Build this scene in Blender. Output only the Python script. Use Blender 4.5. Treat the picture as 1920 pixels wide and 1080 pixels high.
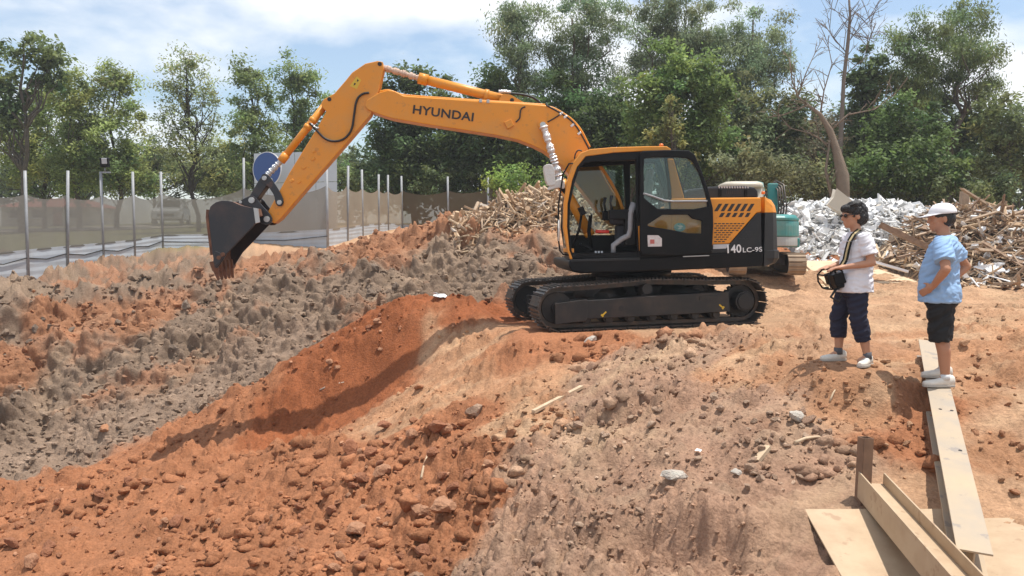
import bpy, bmesh, math, random
import numpy as np
from mathutils import Vector, Matrix
for o in list(bpy.data.objects): bpy.data.objects.remove(o)
S = bpy.context.scene
COL = S.collection
rad = math.radians
random.seed(4); RNG = np.random.default_rng(11)

# ------------------------------------------------------------------ camera
F = 1650.0; CAMZ = 1.5; PITCH = math.atan(90.0 / F)
cd = bpy.data.cameras.new("camera"); cam = bpy.data.objects.new("camera", cd); COL.objects.link(cam)
cd.sensor_width = 36.0; cd.lens = 36.0 * F / 1920.0; cd.clip_start = 0.05; cd.clip_end = 3000
cam.location = (0, 0, CAMZ); cam.rotation_euler = (math.pi / 2 - PITCH, 0, 0)
S.camera = cam
# ------------------------------------------------------------------ light
SUN = Vector((0.26, 0.02, 1.0)).normalized()
SKY_STRENGTH = 0.15; CLOUD_OFF = 7.9
w = bpy.data.worlds.new("World"); S.world = w; w.use_nodes = True
nt = w.node_tree; nt.nodes.clear()
def N(t, k, **kw):
    n = t.nodes.new(k)
    for a, b in kw.items(): setattr(n, a, b)
    return n
out = N(nt, 'ShaderNodeOutputWorld'); mixs = N(nt, 'ShaderNodeMixShader')
sky = N(nt, 'ShaderNodeTexSky', sky_type='NISHITA', sun_disc=False)
sky.sun_elevation = math.asin(SUN.z); sky.sun_rotation = math.atan2(SUN.x, SUN.y)
sky.air_density = 1.1; sky.dust_density = 1.0; sky.ozone_density = 1.6
b1 = N(nt, 'ShaderNodeBackground'); b1.inputs[1].default_value = SKY_STRENGTH
b2 = N(nt, 'ShaderNodeBackground'); b2.inputs[0].default_value = (0.93, 0.96, 1.0, 1); b2.inputs[1].default_value = 1.05
tc = N(nt, 'ShaderNodeTexCoord'); mp = N(nt, 'ShaderNodeMapping'); mp.inputs['Scale'].default_value = (1.0, 1.0, 2.3); mp.inputs['Location'].default_value = (CLOUD_OFF, .4, .2)
n1 = N(nt, 'ShaderNodeTexNoise'); n1.inputs['Scale'].default_value = 3.1; n1.inputs['Detail'].default_value = 8; n1.inputs['Roughness'].default_value = 0.52; n1.inputs['Distortion'].default_value = 0.15
cr = N(nt, 'ShaderNodeValToRGB'); cr.color_ramp.elements[0].position = 0.42; cr.color_ramp.elements[1].position = 0.56
cr.color_ramp.elements[0].color = (0.06, 0.06, 0.06, 1)
L = nt.links.new
L(tc.outputs['Generated'], mp.inputs[0]); L(mp.outputs[0], n1.inputs['Vector'])
L(n1.outputs['Fac'], cr.inputs[0]); L(cr.outputs[0], mixs.inputs[0])
L(sky.outputs[0], b1.inputs[0]); L(b1.outputs[0], mixs.inputs[1]); L(b2.outputs[0], mixs.inputs[2]); L(mixs.outputs[0], out.inputs[0])
sd = bpy.data.lights.new("sun", 'SUN'); sd.energy = 4.9; sd.angle = rad(0.55); sd.color = (1.0, 0.955, 0.88)
so = bpy.data.objects.new("sun", sd); COL.objects.link(so); so.rotation_euler = SUN.to_track_quat('Z', 'Y').to_euler()
so.location = (0, 0, 40)
vs = S.view_settings; vs.view_transform = 'Standard'; vs.look = 'None'; vs.exposure = 0.16; vs.gamma = 1.0
S.cycles.max_bounces = 6; S.cycles.transparent_max_bounces = 24

# ------------------------------------------------------------------ helpers
cp, sp = math.cos(PITCH), math.sin(PITCH)
def ray(px, py):
    x = (px - 960.0) / F; y = (540.0 - py) / F
    return Vector((x, cp + y * sp, -sp + y * cp))
def P(px, py, Y):
    d = ray(px, py); t = Y / d.y
    return Vector((d.x * t, Y, CAMZ + d.z * t))
def tag(o, label=None, cat=None, group=None, kind=None):
    if label: o['label'] = label
    if cat: o['category'] = cat
    if group: o['group'] = group
    if kind: o['kind'] = kind
    return o
def empty(name, loc, rz=0.0):
    o = bpy.data.objects.new(name, None); COL.objects.link(o)
    o.location = loc; o.rotation_euler = (0, 0, rz); o.empty_display_size = 0.2
    return o
def link(name, me, mat=None, parent=None):
    o = bpy.data.objects.new(name, me); COL.objects.link(o)
    if mat is not None and not me.materials: me.materials.append(mat)
    if parent is not None: o.parent = parent
    return o
def mesh_np(name, V, Q, smooth=False, attr=None):
    """V (n,3), Q (m,k) with k = 3 or 4; attr: dict name -> (n,3) point colours"""
    V = np.asarray(V, dtype=np.float32); Q = np.asarray(Q, dtype=np.int32)
    me = bpy.data.meshes.new(name); k = Q.shape[1]
    me.vertices.add(len(V)); me.vertices.foreach_set('co', V.ravel())
    me.loops.add(Q.size); me.loops.foreach_set('vertex_index', Q.ravel())
    me.polygons.add(len(Q)); me.polygons.foreach_set('loop_start', np.arange(0, Q.size, k, dtype=np.int32))
    me.polygons.foreach_set('loop_total', np.full(len(Q), k, dtype=np.int32))
    me.polygons.foreach_set('use_smooth', np.full(len(Q), smooth))
    me.update(calc_edges=True)
    if attr:
        for nm, c in attr.items():
            a = me.color_attributes.new(nm, 'FLOAT_COLOR', 'POINT')
            cc = np.ones((len(V), 4), dtype=np.float32); cc[:, :3] = c
            a.data.foreach_set('color', cc.ravel())
    return me
def copy_tree(o, parent=None):
    c = o.copy(); COL.objects.link(c); c.parent = parent
    for ch in list(o.children): copy_tree(ch, c)
    return c

class MB:
    """collects shapes, links them as ONE mesh object"""
    def __init__(s): s.v = []; s.f = []; s.sm = []
    def add(s, V, Fs, smooth=False):
        b = len(s.v); s.v += [tuple(p) for p in V]; s.f += [tuple(i + b for i in f) for f in Fs]; s.sm += [smooth] * len(Fs)
        return s
    def box(s, c, size, rot=None, taper=1.0):
        hx, hy, hz = size[0] / 2, size[1] / 2, size[2] / 2; V = []
        for z in (-1, 1):
            k = taper if z > 0 else 1.0
            for x, y in ((-1, -1), (1, -1), (1, 1), (-1, 1)):
                p = Vector((x * hx * k, y * hy * k, z * hz))
                if rot is not None: p = rot @ p
                V.append(Vector(c) + p)
        return s.add(V, [(3, 2, 1, 0), (4, 5, 6, 7), (0, 1, 5, 4), (1, 2, 6, 5), (2, 3, 7, 6), (3, 0, 4, 7)])
    def cyl(s, a, b, r0, r1=None, n=14, caps=True, smooth=True):
        a = Vector(a); b = Vector(b); r1 = r0 if r1 is None else r1
        d = (b - a).normalized(); u = d.orthogonal().normalized(); v = d.cross(u); V = []
        for p, r in ((a, r0), (b, r1)):
            for i in range(n):
                t = 2 * math.pi * i / n; V.append(p + (u * math.cos(t) + v * math.sin(t)) * r)
        s.add(V, [(i, (i + 1) % n, n + (i + 1) % n, n + i) for i in range(n)], smooth)
        if caps:
            b0 = len(s.v) - 2 * n
            s.f += [tuple(b0 + i for i in reversed(range(n))), tuple(b0 + n + i for i in range(n))]; s.sm += [False, False]
        return s
    def tube(s, pts, r, n=8, smooth=True):
        pts = [Vector(p) for p in pts]; rs = r if isinstance(r, (list, tuple)) else [r] * len(pts); V = []; up = None
        for i, p in enumerate(pts):
            d = (pts[min(i + 1, len(pts) - 1)] - pts[max(i - 1, 0)]).normalized()
            if up is None: up = d.orthogonal().normalized()
            up = (up - d * up.dot(d)); up = up.normalized() if up.length > 1e-6 else d.orthogonal().normalized()
            v = d.cross(up)
            for k in range(n):
                t = 2 * math.pi * k / n; V.append(p + (up * math.cos(t) + v * math.sin(t)) * rs[i])
        Fs = []
        for i in range(len(pts) - 1):
            for k in range(n): Fs.append((i * n + k, i * n + (k + 1) % n, (i + 1) * n + (k + 1) % n, (i + 1) * n + k))
        s.add(V, Fs, smooth); b0 = len(s.v) - len(V)
        s.f += [tuple(b0 + i for i in reversed(range(n))), tuple(b0 + len(V) - n + i for i in range(n))]; s.sm += [False, False]
        return s
    def ell(s, c, r, rot=None, nu=14, nv=10):
        V = []; c = Vector(c)
        for j in range(nv + 1):
            ph = math.pi * j / nv
            for i in range(nu):
                t = 2 * math.pi * i / nu
                p = Vector((r[0] * math.sin(ph) * math.cos(t), r[1] * math.sin(ph) * math.sin(t), r[2] * math.cos(ph)))
                if rot is not None: p = rot @ p
                V.append(c + p)
        return s.add(V, [(j * nu + i, (j + 1) * nu + i, (j + 1) * nu + (i + 1) % nu, j * nu + (i + 1) % nu) for j in range(nv) for i in range(nu)], True)
    def loft(s, rings, smooth=True):
        """rings: list of equally long closed point lists"""
        n = len(rings[0]); V = [p for r in rings for p in r]
        Fs = [(i * n + k, i * n + (k + 1) % n, (i + 1) * n + (k + 1) % n, (i + 1) * n + k) for i in range(len(rings) - 1) for k in range(n)]
        s.add(V, Fs, smooth); b0 = len(s.v) - len(V)
        s.f += [tuple(b0 + i for i in reversed(range(n))), tuple(b0 + len(V) - n + i for i in range(n))]; s.sm += [False, False]
        return s
    def plate(s, outer, holes, a, b, fmap):
        """outline with holes, extruded from depth a to depth b; fmap(x, y, depth) -> point"""
        bm = bmesh.new(); eds = []
        for lp in [outer] + list(holes):
            vs_ = [bm.verts.new((p[0], p[1], 0)) for p in lp]
            for i in range(len(vs_)): eds.append(bm.edges.new((vs_[i], vs_[(i + 1) % len(vs_)])))
        bmesh.ops.triangle_fill(bm, edges=eds, use_beauty=True)
        bm.verts.index_update(); n = len(bm.verts)
        pts = [(v.co.x, v.co.y) for v in bm.verts]
        V = [fmap(x, y, a) for x, y in pts] + [fmap(x, y, b) for x, y in pts]; Fs = []
        for f in bm.faces:
            ix = [v.index for v in f.verts]; Fs.append(tuple(ix)); Fs.append(tuple(i + n for i in reversed(ix)))
        for e in eds:
            i, j = e.verts[0].index, e.verts[1].index; Fs.append((i, j, j + n, i + n))
        bm.free()
        return s.add(V, Fs)
    def build(s, name, mat, parent=None, bevel=0.0, seg=2):
        me = bpy.data.meshes.new(name); me.from_pydata(s.v, [], s.f)
        me.polygons.foreach_set('use_smooth', s.sm)
        bm = bmesh.new(); bm.from_mesh(me); bmesh.ops.recalc_face_normals(bm, faces=bm.faces); bm.to_mesh(me); bm.free()
        o = link(name, me, mat, parent)
        if bevel:
            m = o.modifiers.new('bevel', 'BEVEL'); m.width = bevel; m.segments = seg; m.limit_method = 'ANGLE'; m.angle_limit = rad(40)
        return o
def smooth_poly(pts, n=1):
    """Chaikin corner cutting of a closed outline"""
    for _ in range(n):
        q = []
        for i in range(len(pts)):
            a = pts[i]; b = pts[(i + 1) % len(pts)]
            q += [(a[0] * .78 + b[0] * .22, a[1] * .78 + b[1] * .22), (a[0] * .22 + b[0] * .78, a[1] * .22 + b[1] * .78)]
        pts = q
    return pts
def eval_mesh(o):
    dg = bpy.context.evaluated_depsgraph_get(); ev = o.evaluated_get(dg)
    return bpy.data.meshes.new_from_object(ev)

# ------------------------------------------------------------------ materials
def mat(name, col, rough=0.6, metal=0.0, spec=0.5, noise=None, bump=None, coat=0.0, dust=None, attr=None, scratch=None):
    """noise=(scale, amount, dark colour) mottling; bump=(scale, strength, distance); dust=(colour, amount, scale)"""
    m = bpy.data.materials.new(name); m.use_nodes = True; t = m.node_tree; p = t.nodes['Principled BSDF']
    p.inputs['Roughness'].default_value = rough; p.inputs['Metallic'].default_value = metal
    p.inputs['Specular IOR Level'].default_value = spec; p.inputs['Coat Weight'].default_value = coat
    L = t.links.new; co = N(t, 'ShaderNodeTexCoord').outputs['Object']
    if attr:
        c = N(t, 'ShaderNodeAttribute', attribute_name=attr).outputs['Color']
    else:
        r = N(t, 'ShaderNodeRGB'); r.outputs[0].default_value = (*col, 1); c = r.outputs[0]
    def mixin(c, other, fac_out):
        x = N(t, 'ShaderNodeMix', data_type='RGBA'); L(fac_out, x.inputs[0]); L(c, x.inputs[6]); x.inputs[7].default_value = (*other, 1)
        return x.outputs[2]
    def nz(scale, detail=5, lo=.4, hi=.65, amt=1.0):
        n = N(t, 'ShaderNodeTexNoise'); n.inputs['Scale'].default_value = scale; n.inputs['Detail'].default_value = detail
        n.inputs['Roughness'].default_value = .62; L(co, n.inputs['Vector'])
        mr = N(t, 'ShaderNodeMapRange'); mr.inputs[1].default_value = lo; mr.inputs[2].default_value = hi; mr.inputs[4].default_value = amt
        L(n.outputs['Fac'], mr.inputs[0]); return mr.outputs[0]
    if noise: c = mixin(c, noise[2], nz(noise[0], 6, .38, .66, noise[1]))
    if dust: c = mixin(c, dust[0], nz(dust[2], 8, .45, .72, dust[1]))
    if scratch: c = mixin(c, scratch[0], nz(scratch[2], 10, .6, .64, scratch[1]))
    L(c, p.inputs['Base Color'])
    if bump:
        n = N(t, 'ShaderNodeTexNoise'); n.inputs['Scale'].default_value = bump[0]; n.inputs['Detail'].default_value = 8
        n.inputs['Roughness'].default_value = .65; L(co, n.inputs['Vector'])
        b = N(t, 'ShaderNodeBump'); b.inputs['Strength'].default_value = bump[1]; b.inputs['Distance'].default_value = bump[2]
        L(n.outputs['Fac'], b.inputs['Height']); L(b.outputs[0], p.inputs['Normal'])
    return m
SOIL = (0.36, 0.17, 0.075)
M = {}
def leaf_mat(name, attr='tint'):
    m = bpy.data.materials.new(name); m.use_nodes = True; t = m.node_tree; t.nodes.clear(); L = t.links.new
    a = N(t, 'ShaderNodeAttribute', attribute_name=attr); d = N(t, 'ShaderNodeBsdfPrincipled'); d.inputs['Roughness'].default_value = .55
    d.inputs['Specular IOR Level'].default_value = .3
    tr = N(t, 'ShaderNodeBsdfTranslucent'); mx = N(t, 'ShaderNodeMixShader'); mx.inputs[0].default_value = .5
    o = N(t, 'ShaderNodeOutputMaterial')
    L(a.outputs['Color'], d.inputs['Base Color']); L(a.outputs['Color'], tr.inputs[0])
    L(d.outputs[0], mx.inputs[1]); L(tr.outputs[0], mx.inputs[2]); L(mx.outputs[0], o.inputs[0])
    return m
def glass_mat(name, tint, fac):
    m = bpy.data.materials.new(name); m.use_nodes = True; t = m.node_tree; t.nodes.clear(); L = t.links.new
    tr = N(t, 'ShaderNodeBsdfTransparent'); tr.inputs[0].default_value = (*tint, 1)
    g = N(t, 'ShaderNodeBsdfGlossy'); g.inputs['Roughness'].default_value = .03; g.inputs[0].default_value = (.9, .95, .95, 1)
    lw = N(t, 'ShaderNodeFresnel'); lw.inputs['IOR'].default_value = 1.5
    mx = N(t, 'ShaderNodeMixShader'); o = N(t, 'ShaderNodeOutputMaterial')
    L(lw.outputs[0], mx.inputs[0]); L(tr.outputs[0], mx.inputs[1]); L(g.outputs[0], mx.inputs[2]); L(mx.outputs[0], o.inputs[0])
    return m

# ------------------------------------------------------------------ numpy noise
def _hash(ix, iy, seed):
    h = (ix.astype(np.int64) * 374761393 + iy.astype(np.int64) * 668265263 + seed * 974634777) & 0xffffffff
    h = ((h ^ (h >> 13)) * 1274126177) & 0xffffffff
    return ((h ^ (h >> 16)) & 0xffffff).astype(np.float64) / 0xffffff
def vnoise(x, y, seed=0):
    ix = np.floor(x); iy = np.floor(y); fx = x - ix; fy = y - iy
    fx = fx * fx * fx * (fx * (fx * 6 - 15) + 10); fy = fy * fy * fy * (fy * (fy * 6 - 15) + 10)
    a = _hash(ix, iy, seed); b = _hash(ix + 1, iy, seed); c = _hash(ix, iy + 1, seed); d = _hash(ix + 1, iy + 1, seed)
    return (a + (b - a) * fx) * (1 - fy) + (c + (d - c) * fx) * fy
def fbm(x, y, seed=0, octv=4, gain=.5):
    s = 0; a = 1; t = 0
    for i in range(octv):
        s = s + a * (vnoise(x, y, seed + i * 17) * 2 - 1); t += a; a *= gain; x = x * 2.03 + 13.1; y = y * 2.03 + 7.7
    return s / t
def clods(x, y, cell, seed, dens=.75):
    """rounded angular lumps: height 0..1 (in cells of size cell)"""
    X = x / cell; Y = y / cell; ix = np.floor(X); iy = np.floor(Y); h = np.zeros_like(X)
    for ox in (-1, 0, 1):
        for oy in (-1, 0, 1):
            cx = ix + ox; cy = iy + oy
            px = cx + .15 + .7 * _hash(cx, cy, seed); py = cy + .15 + .7 * _hash(cx, cy, seed + 1)
            r = (.25 + .5 * _hash(cx, cy, seed + 2)) * (_hash(cx, cy, seed + 3) < dens)
            a = _hash(cx, cy, seed + 4) * 6.28; k = .75 + .5 * _hash(cx, cy, seed + 5)
            ddx = X - px; ddy = Y - py
            u = (ddx * np.cos(a) + ddy * np.sin(a)) * k; v = (-ddx * np.sin(a) + ddy * np.cos(a)) / k
            d2 = np.maximum(np.abs(u) * .9, np.sqrt(u * u + v * v) * .92) / np.maximum(r, 1e-6)
            hh = np.where(r > 0, np.sqrt(np.clip(1 - d2 * d2, 0, 1)) * r, 0)
            h = np.maximum(h, hh)
    return h
# ------------------------------------------------------------------ terrain: survey points of the site (position, soil)
# soils: G grey clay, R red-orange laterite, T trodden tan, D dark freshly dug rust
CP = """
1440 610 14.6 T;1250 618 14.2 T;1040 625 13.9 R;1460 560 18.0 T;1500 545 20.2 T;1560 690 9.4 O;1600 690 9.3 O;1700 600 13.8 T;1850 620 12.8 O
1700 545 19.5 T;1900 545 19 T;1880 700 10 O;1850 760 9 O;1900 850 8.1 O;1890 960 7.3 T;1700 720 9.8 O;1710 770 9 R;1690 850 8.2 R;1690 940 7.3 T;1600 760 9.2 O
1500 700 10.1 O;1400 680 10.9 O;1400 760 9.3 B;1450 850 8 B;1550 900 7.7 B;1510 955 7.1 B;1700 1080 6.1 T;1900 1080 6.1 T;1480 1040 6.5 B;1450 1080 6.2 B;1900 1000 6.9 T
1300 680 11.4 B;1300 760 9.6 B;1300 850 8.3 B;1300 930 7.5 B;1400 960 7.1 B;1280 1000 7.0 B;1200 1080 6.5 B;1350 1080 6.2 B
1150 640 13.2 R;1150 700 11.6 B;1150 780 10 B;1150 870 8.6 B;1150 960 7.7 B;1100 1080 6.8 B
1000 660 13.2 R;1000 720 11.8 O;1000 800 10.3 O;1000 880 9.1 B;1000 960 8.2 B;1000 1080 7.0 B
900 640 14.6 O;900 700 13 O;900 780 11.3 R;900 870 9.7 R;900 960 8.6 R;900 1080 7.3 B
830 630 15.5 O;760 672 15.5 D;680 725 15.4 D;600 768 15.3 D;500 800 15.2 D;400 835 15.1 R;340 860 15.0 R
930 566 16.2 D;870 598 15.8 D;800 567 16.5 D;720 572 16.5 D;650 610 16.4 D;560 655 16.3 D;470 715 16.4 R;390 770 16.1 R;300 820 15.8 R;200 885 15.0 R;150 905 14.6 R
750 760 13 O;750 860 11 R;750 960 9.5 R;750 1080 7.9 R;600 860 12 R;600 960 10 R;600 1080 8.2 R;450 880 12.8 R;450 960 10.8 R;450 1080 8.6 R
300 880 13.4 R;300 960 11.3 R;300 1080 8.9 R;150 920 13.5 R;150 980 11.6 R;150 1080 9.3 R;0 950 14.2 R;0 980 12.5 R;0 1080 9.8 R
650 600 20 G;560 640 19.6 P;470 700 19 P;390 750 18.6 P;300 790 18.2 P;200 830 17.7 P;100 850 17.5 P;0 880 17 P
0 800 19 G;0 700 20.5 L;0 620 21.8 G;0 560 22.8 G;0 552 23.3 G;120 720 20.6 G;120 600 22.8 L;120 552 24.0 G;250 700 20.5 G;250 590 22.9 L;250 532 24.8 G;380 660 21 G;400 580 23 G
500 620 21 G;500 540 23.4 G;600 560 22 G;600 500 24 G;700 540 21.5 G;700 480 24 L;800 545 21 G;800 490 23.2 G;900 550 20.5 G;900 490 22.7 G;1000 520 20.6 G;1000 480 22 G
330 515 26.5 G;400 512 26 G;480 498 26 L;600 481 26 L;700 460 25.5 L;800 446 25 L;900 430 24.5 L;1030 425 24 O;1100 470 22 O;1200 465 23 O;1330 512 20.5 O;1370 530 20.3 T
1530 478 25 R;1480 500 23 T;1600 515 22 T;1800 540 19.6 T;1900 470 26 T;45 538 25 G;617 470 30 T;755 432 38 T;915 418 40 T;100 455 33 H;250 440 42 H;300 417 60 H;0 432 60 H;1900 405 45 T
"""
WP = [(2.1, 15.5, .08, 'T'), (.6, 16.5, .08, 'R'), (4.5, 16, .15, 'T'), (2.5, 17.5, .2, 'T'), (-3.4, 18.1, -1.1, 'G'), (-5.2, 17.5, -2.0, 'G'), (-1.75, 18.3, -.5, 'G'), (-.3, 18, -.1, 'G'),
      (0, 4, -1.3, 'B'), (-3, 5, -1.9, 'R'), (-6, 6, -2.4, 'R'), (-10, 10, -2.8, 'R'), (-14, 14, -2.9, 'G'), (-18, 18, -2.4, 'G'), (3, 4, -.95, 'B'), (6, 5, -.7, 'T'), (10, 9, .05, 'O'), (15, 15, .3, 'T'), (14, 22, .6, 'T'),
      (-20, 21, -1, 'G'), (-19, 25, .45, 'G'), (0, 2.5, -.9, 'B'), (8, 2.5, -.5, 'T'), (-8, 2.5, -2.0, 'R'), (0, 100, 3, 'H'), (-80, 100, 3, 'H'), (80, 100, 3, 'H'), (0, 260, 3, 'H'), (-200, 200, 3, 'H'), (200, 200, 3, 'H'),
      (0, 60, 2.6, 'H'), (30, 55, 2.6, 'H'), (-60, 60, 2.4, 'H'), (40, 30, 1.4, 'T'), (-40, 32, .9, 'H'), (60, 20, .8, 'T'), (-60, 15, .5, 'H'), (30, 3, .2, 'T'), (-30, 3, -1.5, 'R')]
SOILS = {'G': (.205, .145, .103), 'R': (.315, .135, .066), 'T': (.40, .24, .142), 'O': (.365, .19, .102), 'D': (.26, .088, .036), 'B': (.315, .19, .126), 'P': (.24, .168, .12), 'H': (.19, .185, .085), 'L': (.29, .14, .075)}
KIND = 'GRTODBPHL'
pts = []
for e in CP.replace('\n', ';').split(';'):
    e = e.split()
    if len(e) == 4:
        q = P(float(e[0]), float(e[1]), float(e[2])); pts.append((q.x, q.y, q.z, e[3]))
pts += WP
PX = np.array([p[0] for p in pts]); PY = np.array([p[1] for p in pts]); PZ = np.array([p[2] for p in pts]); PK = [p[3] for p in pts]
def lp(x, y): return np.arctan2(x, y) * 1.0, .5 * np.log(x * x + y * y)
QA, QR = lp(PX, PY); RB = .035
def kern(a, r): return np.sqrt(a * a + r * r + RB * RB)
A = kern(QA[:, None] - QA[None], QR[:, None] - QR[None]) - np.eye(len(QA)) * 0.004
n_ = len(QA); AA = np.zeros((n_ + 1, n_ + 1)); AA[:n_, :n_] = A; AA[:n_, n_] = 1; AA[n_, :n_] = 1
COEF = np.linalg.solve(AA, np.append(PZ, 0.0))
ONEHOT = np.array([[k == c for c in KIND] for k in PK], dtype=float)
# machine footprint is levelled (see excavator)
EX = Vector((2.1, 15.5, .08)); TYAW = rad(12); UYAW = rad(3)
TF = Vector((-math.cos(TYAW), -math.sin(TYAW), 0)); TV = Vector((math.sin(TYAW), -math.cos(TYAW), 0))
TSLOPE = -0.018                       # the tracks stand nose-down a little
def base_height(x, y):
    sh = x.shape; x = x.ravel(); y = y.ravel(); a, r = lp(x, y); z = np.empty_like(x); wk = np.empty((len(x), len(KIND)))
    for i in range(0, len(x), 40000):
        s = slice(i, i + 40000); da = a[s, None] - QA[None]; dr = r[s, None] - QR[None]
        z[s] = kern(da, dr) @ COEF[:-1] + COEF[-1]
        wi = 1.0 / (da * da + dr * dr + 2e-4) ** 2.2; wk[s] = (wi @ ONEHOT) / wi.sum(1)[:, None]
    return z.reshape(sh), wk.reshape(sh + (len(KIND),))
def ground_fields(x, y):
    wx = x + .35 * fbm(x * .9, y * .9, 91, 3); wy = y + .35 * fbm(x * .9, y * .9, 57, 3)
    z, wk = base_height(x, y); _, wk = base_height(wx, wy) if x.size > 5000 else (0, wk)
    g = {c: wk[..., i] for i, c in enumerate(KIND)}
    rough = .85 * g['T'] + 1.0 * g['O'] + 1.1 * g['R'] + 1.15 * g['D'] + 1.4 * g['B'] + 1.9 * (g['G'] + .8 * g['L']) + 1.5 * g['P'] + .15 * g['H']
    gl = g['G'] + .85 * g['L']
    # the machine's standing
    du = (x - EX.x) * TF.x + (y - EX.y) * TF.y; dv = (x - EX.x) * TV.x + (y - EX.y) * TV.y
    q = np.maximum(np.abs(du + .05) / 2.15, np.abs(dv) / 1.5); flat = np.clip((1.28 - q) / .28, 0, 1); flat = flat * flat * (3 - 2 * flat)
    far = np.clip((y - 27) / 8, 0, 1); amp = rough * (1 - .8 * far)
    qx = x + .07 * fbm(x * 5, y * 5, 2, 3); qy = y + .07 * fbm(x * 5 + 9, y * 5, 6, 3); vx = x + .025 * fbm(x * 14, y * 14, 12, 2); vy = y + .025 * fbm(x * 14 + 5, y * 14, 13, 2)
    lump = fbm(x * .55, y * .55, 3, 3) * .16 + fbm(x * 1.7, y * 1.7, 8, 4) * .11
    big = clods(qx + .1 * fbm(x * 1.6, y * 1.6, 4, 2), qy, .66, 5, .6) * .20; big2 = clods(qx, qy, .40, 15, .6) * .16; mid = clods(vx, vy, .23, 9, .7) * .12
    small = clods(vx, vy, .115, 21, .8) * .075; tiny = clods(x, y, .055, 31, .85) * .036
    patch = np.clip(fbm(x * .8, y * .8, 77, 3) * 2.2 + .62, .05, 1.4); patch2 = np.clip(fbm(x * 1.9 + 7, y * 1.9, 78, 3) * 2.4 + .6, .05, 1.4)
    soft = np.clip(1.1 - g['D'] * .25 - g['T'] * .5, .2, 1)
    det = lump * amp * .8
    det = det + ((big + big2 * .8) * np.clip(gl * 1.75 + .5 * g['P'] + .35 * g['R'] + .3 * g['B'], 0, 2.7) * patch + mid * np.clip(gl * 1.9 + 1.0 * g['R'] + 1.25 * g['B'] + .6 * g['D'] + 1.1 * g['P'] + .35 * g['O'], 0, 1.9) * patch2) * soft
    det = det + (small * patch2 * 1.25 + tiny * 1.1) * np.clip(amp, 0, 1.4) * (.45 + .55 * patch)
    gf = np.clip(gl, 0, 1)                                       # torn face of the clay bank
    det = det + gf * (.18 * (1 - np.abs(fbm(x * .9 + 4, y * .9, 41, 4)) * 2.6) - .09) + gf * .09 * fbm(x * 4, y * 4, 44, 4, .6)
    det = det + fbm(x * 9, y * 9, 47, 3, .6) * .022 * np.clip(amp, 0, 1.5)
    # bucket and track drag marks that run down the trimmed slope
    dirx, diry = -.80, -.60; along = x * dirx + y * diry; acr = -x * diry + y * dirx
    sm = np.clip(g['B'] * 1.2 + .6 * g['O'] - .2, 0, 1) * np.clip(fbm(x * .5 + 9, y * .5, 61, 2) * 2 + .75, 0, 1) * np.clip((4.2 - x) / 1.5, 0, 1) * (1 - np.exp(-((x - 1.42) ** 2 + (y - 6.95) ** 2) / .9))
    st = fbm(acr * 5.5, along * .45, 63, 3) * .07 + fbm(acr * 15, along * .9, 64, 2) * .026
    det = det * (1 - .25 * sm) + st * sm * 1.1
    # wheel and track ruts on the trodden pad
    pad = np.clip(g['T'] + .6 * g['O'], 0, 1) * np.clip((x - 2.0) / 1.5, 0, 1)
    det = det + pad * (fbm(x * .7 + y * .25, (y - x * .3) * 2.6, 71, 3) * .085)
    # scarp above the hollow beside the steel plates
    gs = (x - 1.42) * .75 + (y - 6.95) * .66 + .12 * fbm(x * 2.5, y * 2.5, 81, 3); gt = -(x - 1.42) * .66 + (y - 6.95) * .75
    det = det - .30 * np.clip((.75 - np.abs(gt)) / .4, 0, 1) * np.where(gs > 0, np.exp(-(gs / .15) ** 2), np.exp(-(gs / .55) ** 2))
    det = det + .16 * np.exp(-((gs - .32) / .25) ** 2) * np.exp(-(gt / .6) ** 2)
    near = np.exp(-((x - 2.9) ** 2 + (y - 6.6) ** 2) / 1.6)
    det = det * (1 - .8 * near) - .05 * near
    stand = np.exp(-(((x - 3.6) / .55) ** 2 + ((y - 9.45) / .5) ** 2) ** 2)          # trodden spot where the person stands
    det = det * (1 - .9 * stand); z = z + (.165 - z) * stand * .9
    zz = z + det * (1 - .85 * flat)
    zt = EX.z + TSLOPE * du - .012
    zz = zz * (1 - flat) + (zt + (det * .25)) * flat
    return zz, g, det, (sm, st, patch, tiny, flat)
GX_A = np.concatenate([np.linspace(rad(-82), rad(-34.5), 36)[:-1], np.linspace(rad(-34.5), rad(34.5), 690), np.linspace(rad(34.5), rad(82), 36)[1:]])
GX_R = np.concatenate([np.exp(np.linspace(math.log(2.0), math.log(4.6), 20))[:-1], np.exp(np.linspace(math.log(4.6), math.log(16.3), 340))[:-1], np.exp(np.linspace(math.log(16.3), math.log(26), 340))[:-1], np.exp(np.linspace(math.log(26), math.log(31), 34)), np.exp(np.linspace(math.log(31), math.log(320), 40))[1:]])
ga, gr = np.meshgrid(GX_A, GX_R)
tx = np.sin(ga) * gr; ty = np.cos(ga) * gr
tz, TG, TD, TX = ground_fields(tx, ty)
def gz(x, y):
    """height of the built ground at a point"""
    a = math.atan2(x, y); r = math.hypot(x, y)
    i = int(np.clip(np.searchsorted(GX_A, a) - 1, 0, len(GX_A) - 2)); j = int(np.clip(np.searchsorted(GX_R, r) - 1, 0, len(GX_R) - 2))
    fa = (a - GX_A[i]) / (GX_A[i + 1] - GX_A[i]); fr = (r - GX_R[j]) / (GX_R[j + 1] - GX_R[j]); fa = min(max(fa, 0), 1); fr = min(max(fr, 0), 1)
    return float((tz[j, i] * (1 - fa) + tz[j, i + 1] * fa) * (1 - fr) + (tz[j + 1, i] * (1 - fa) + tz[j + 1, i + 1] * fa) * fr)
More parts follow.
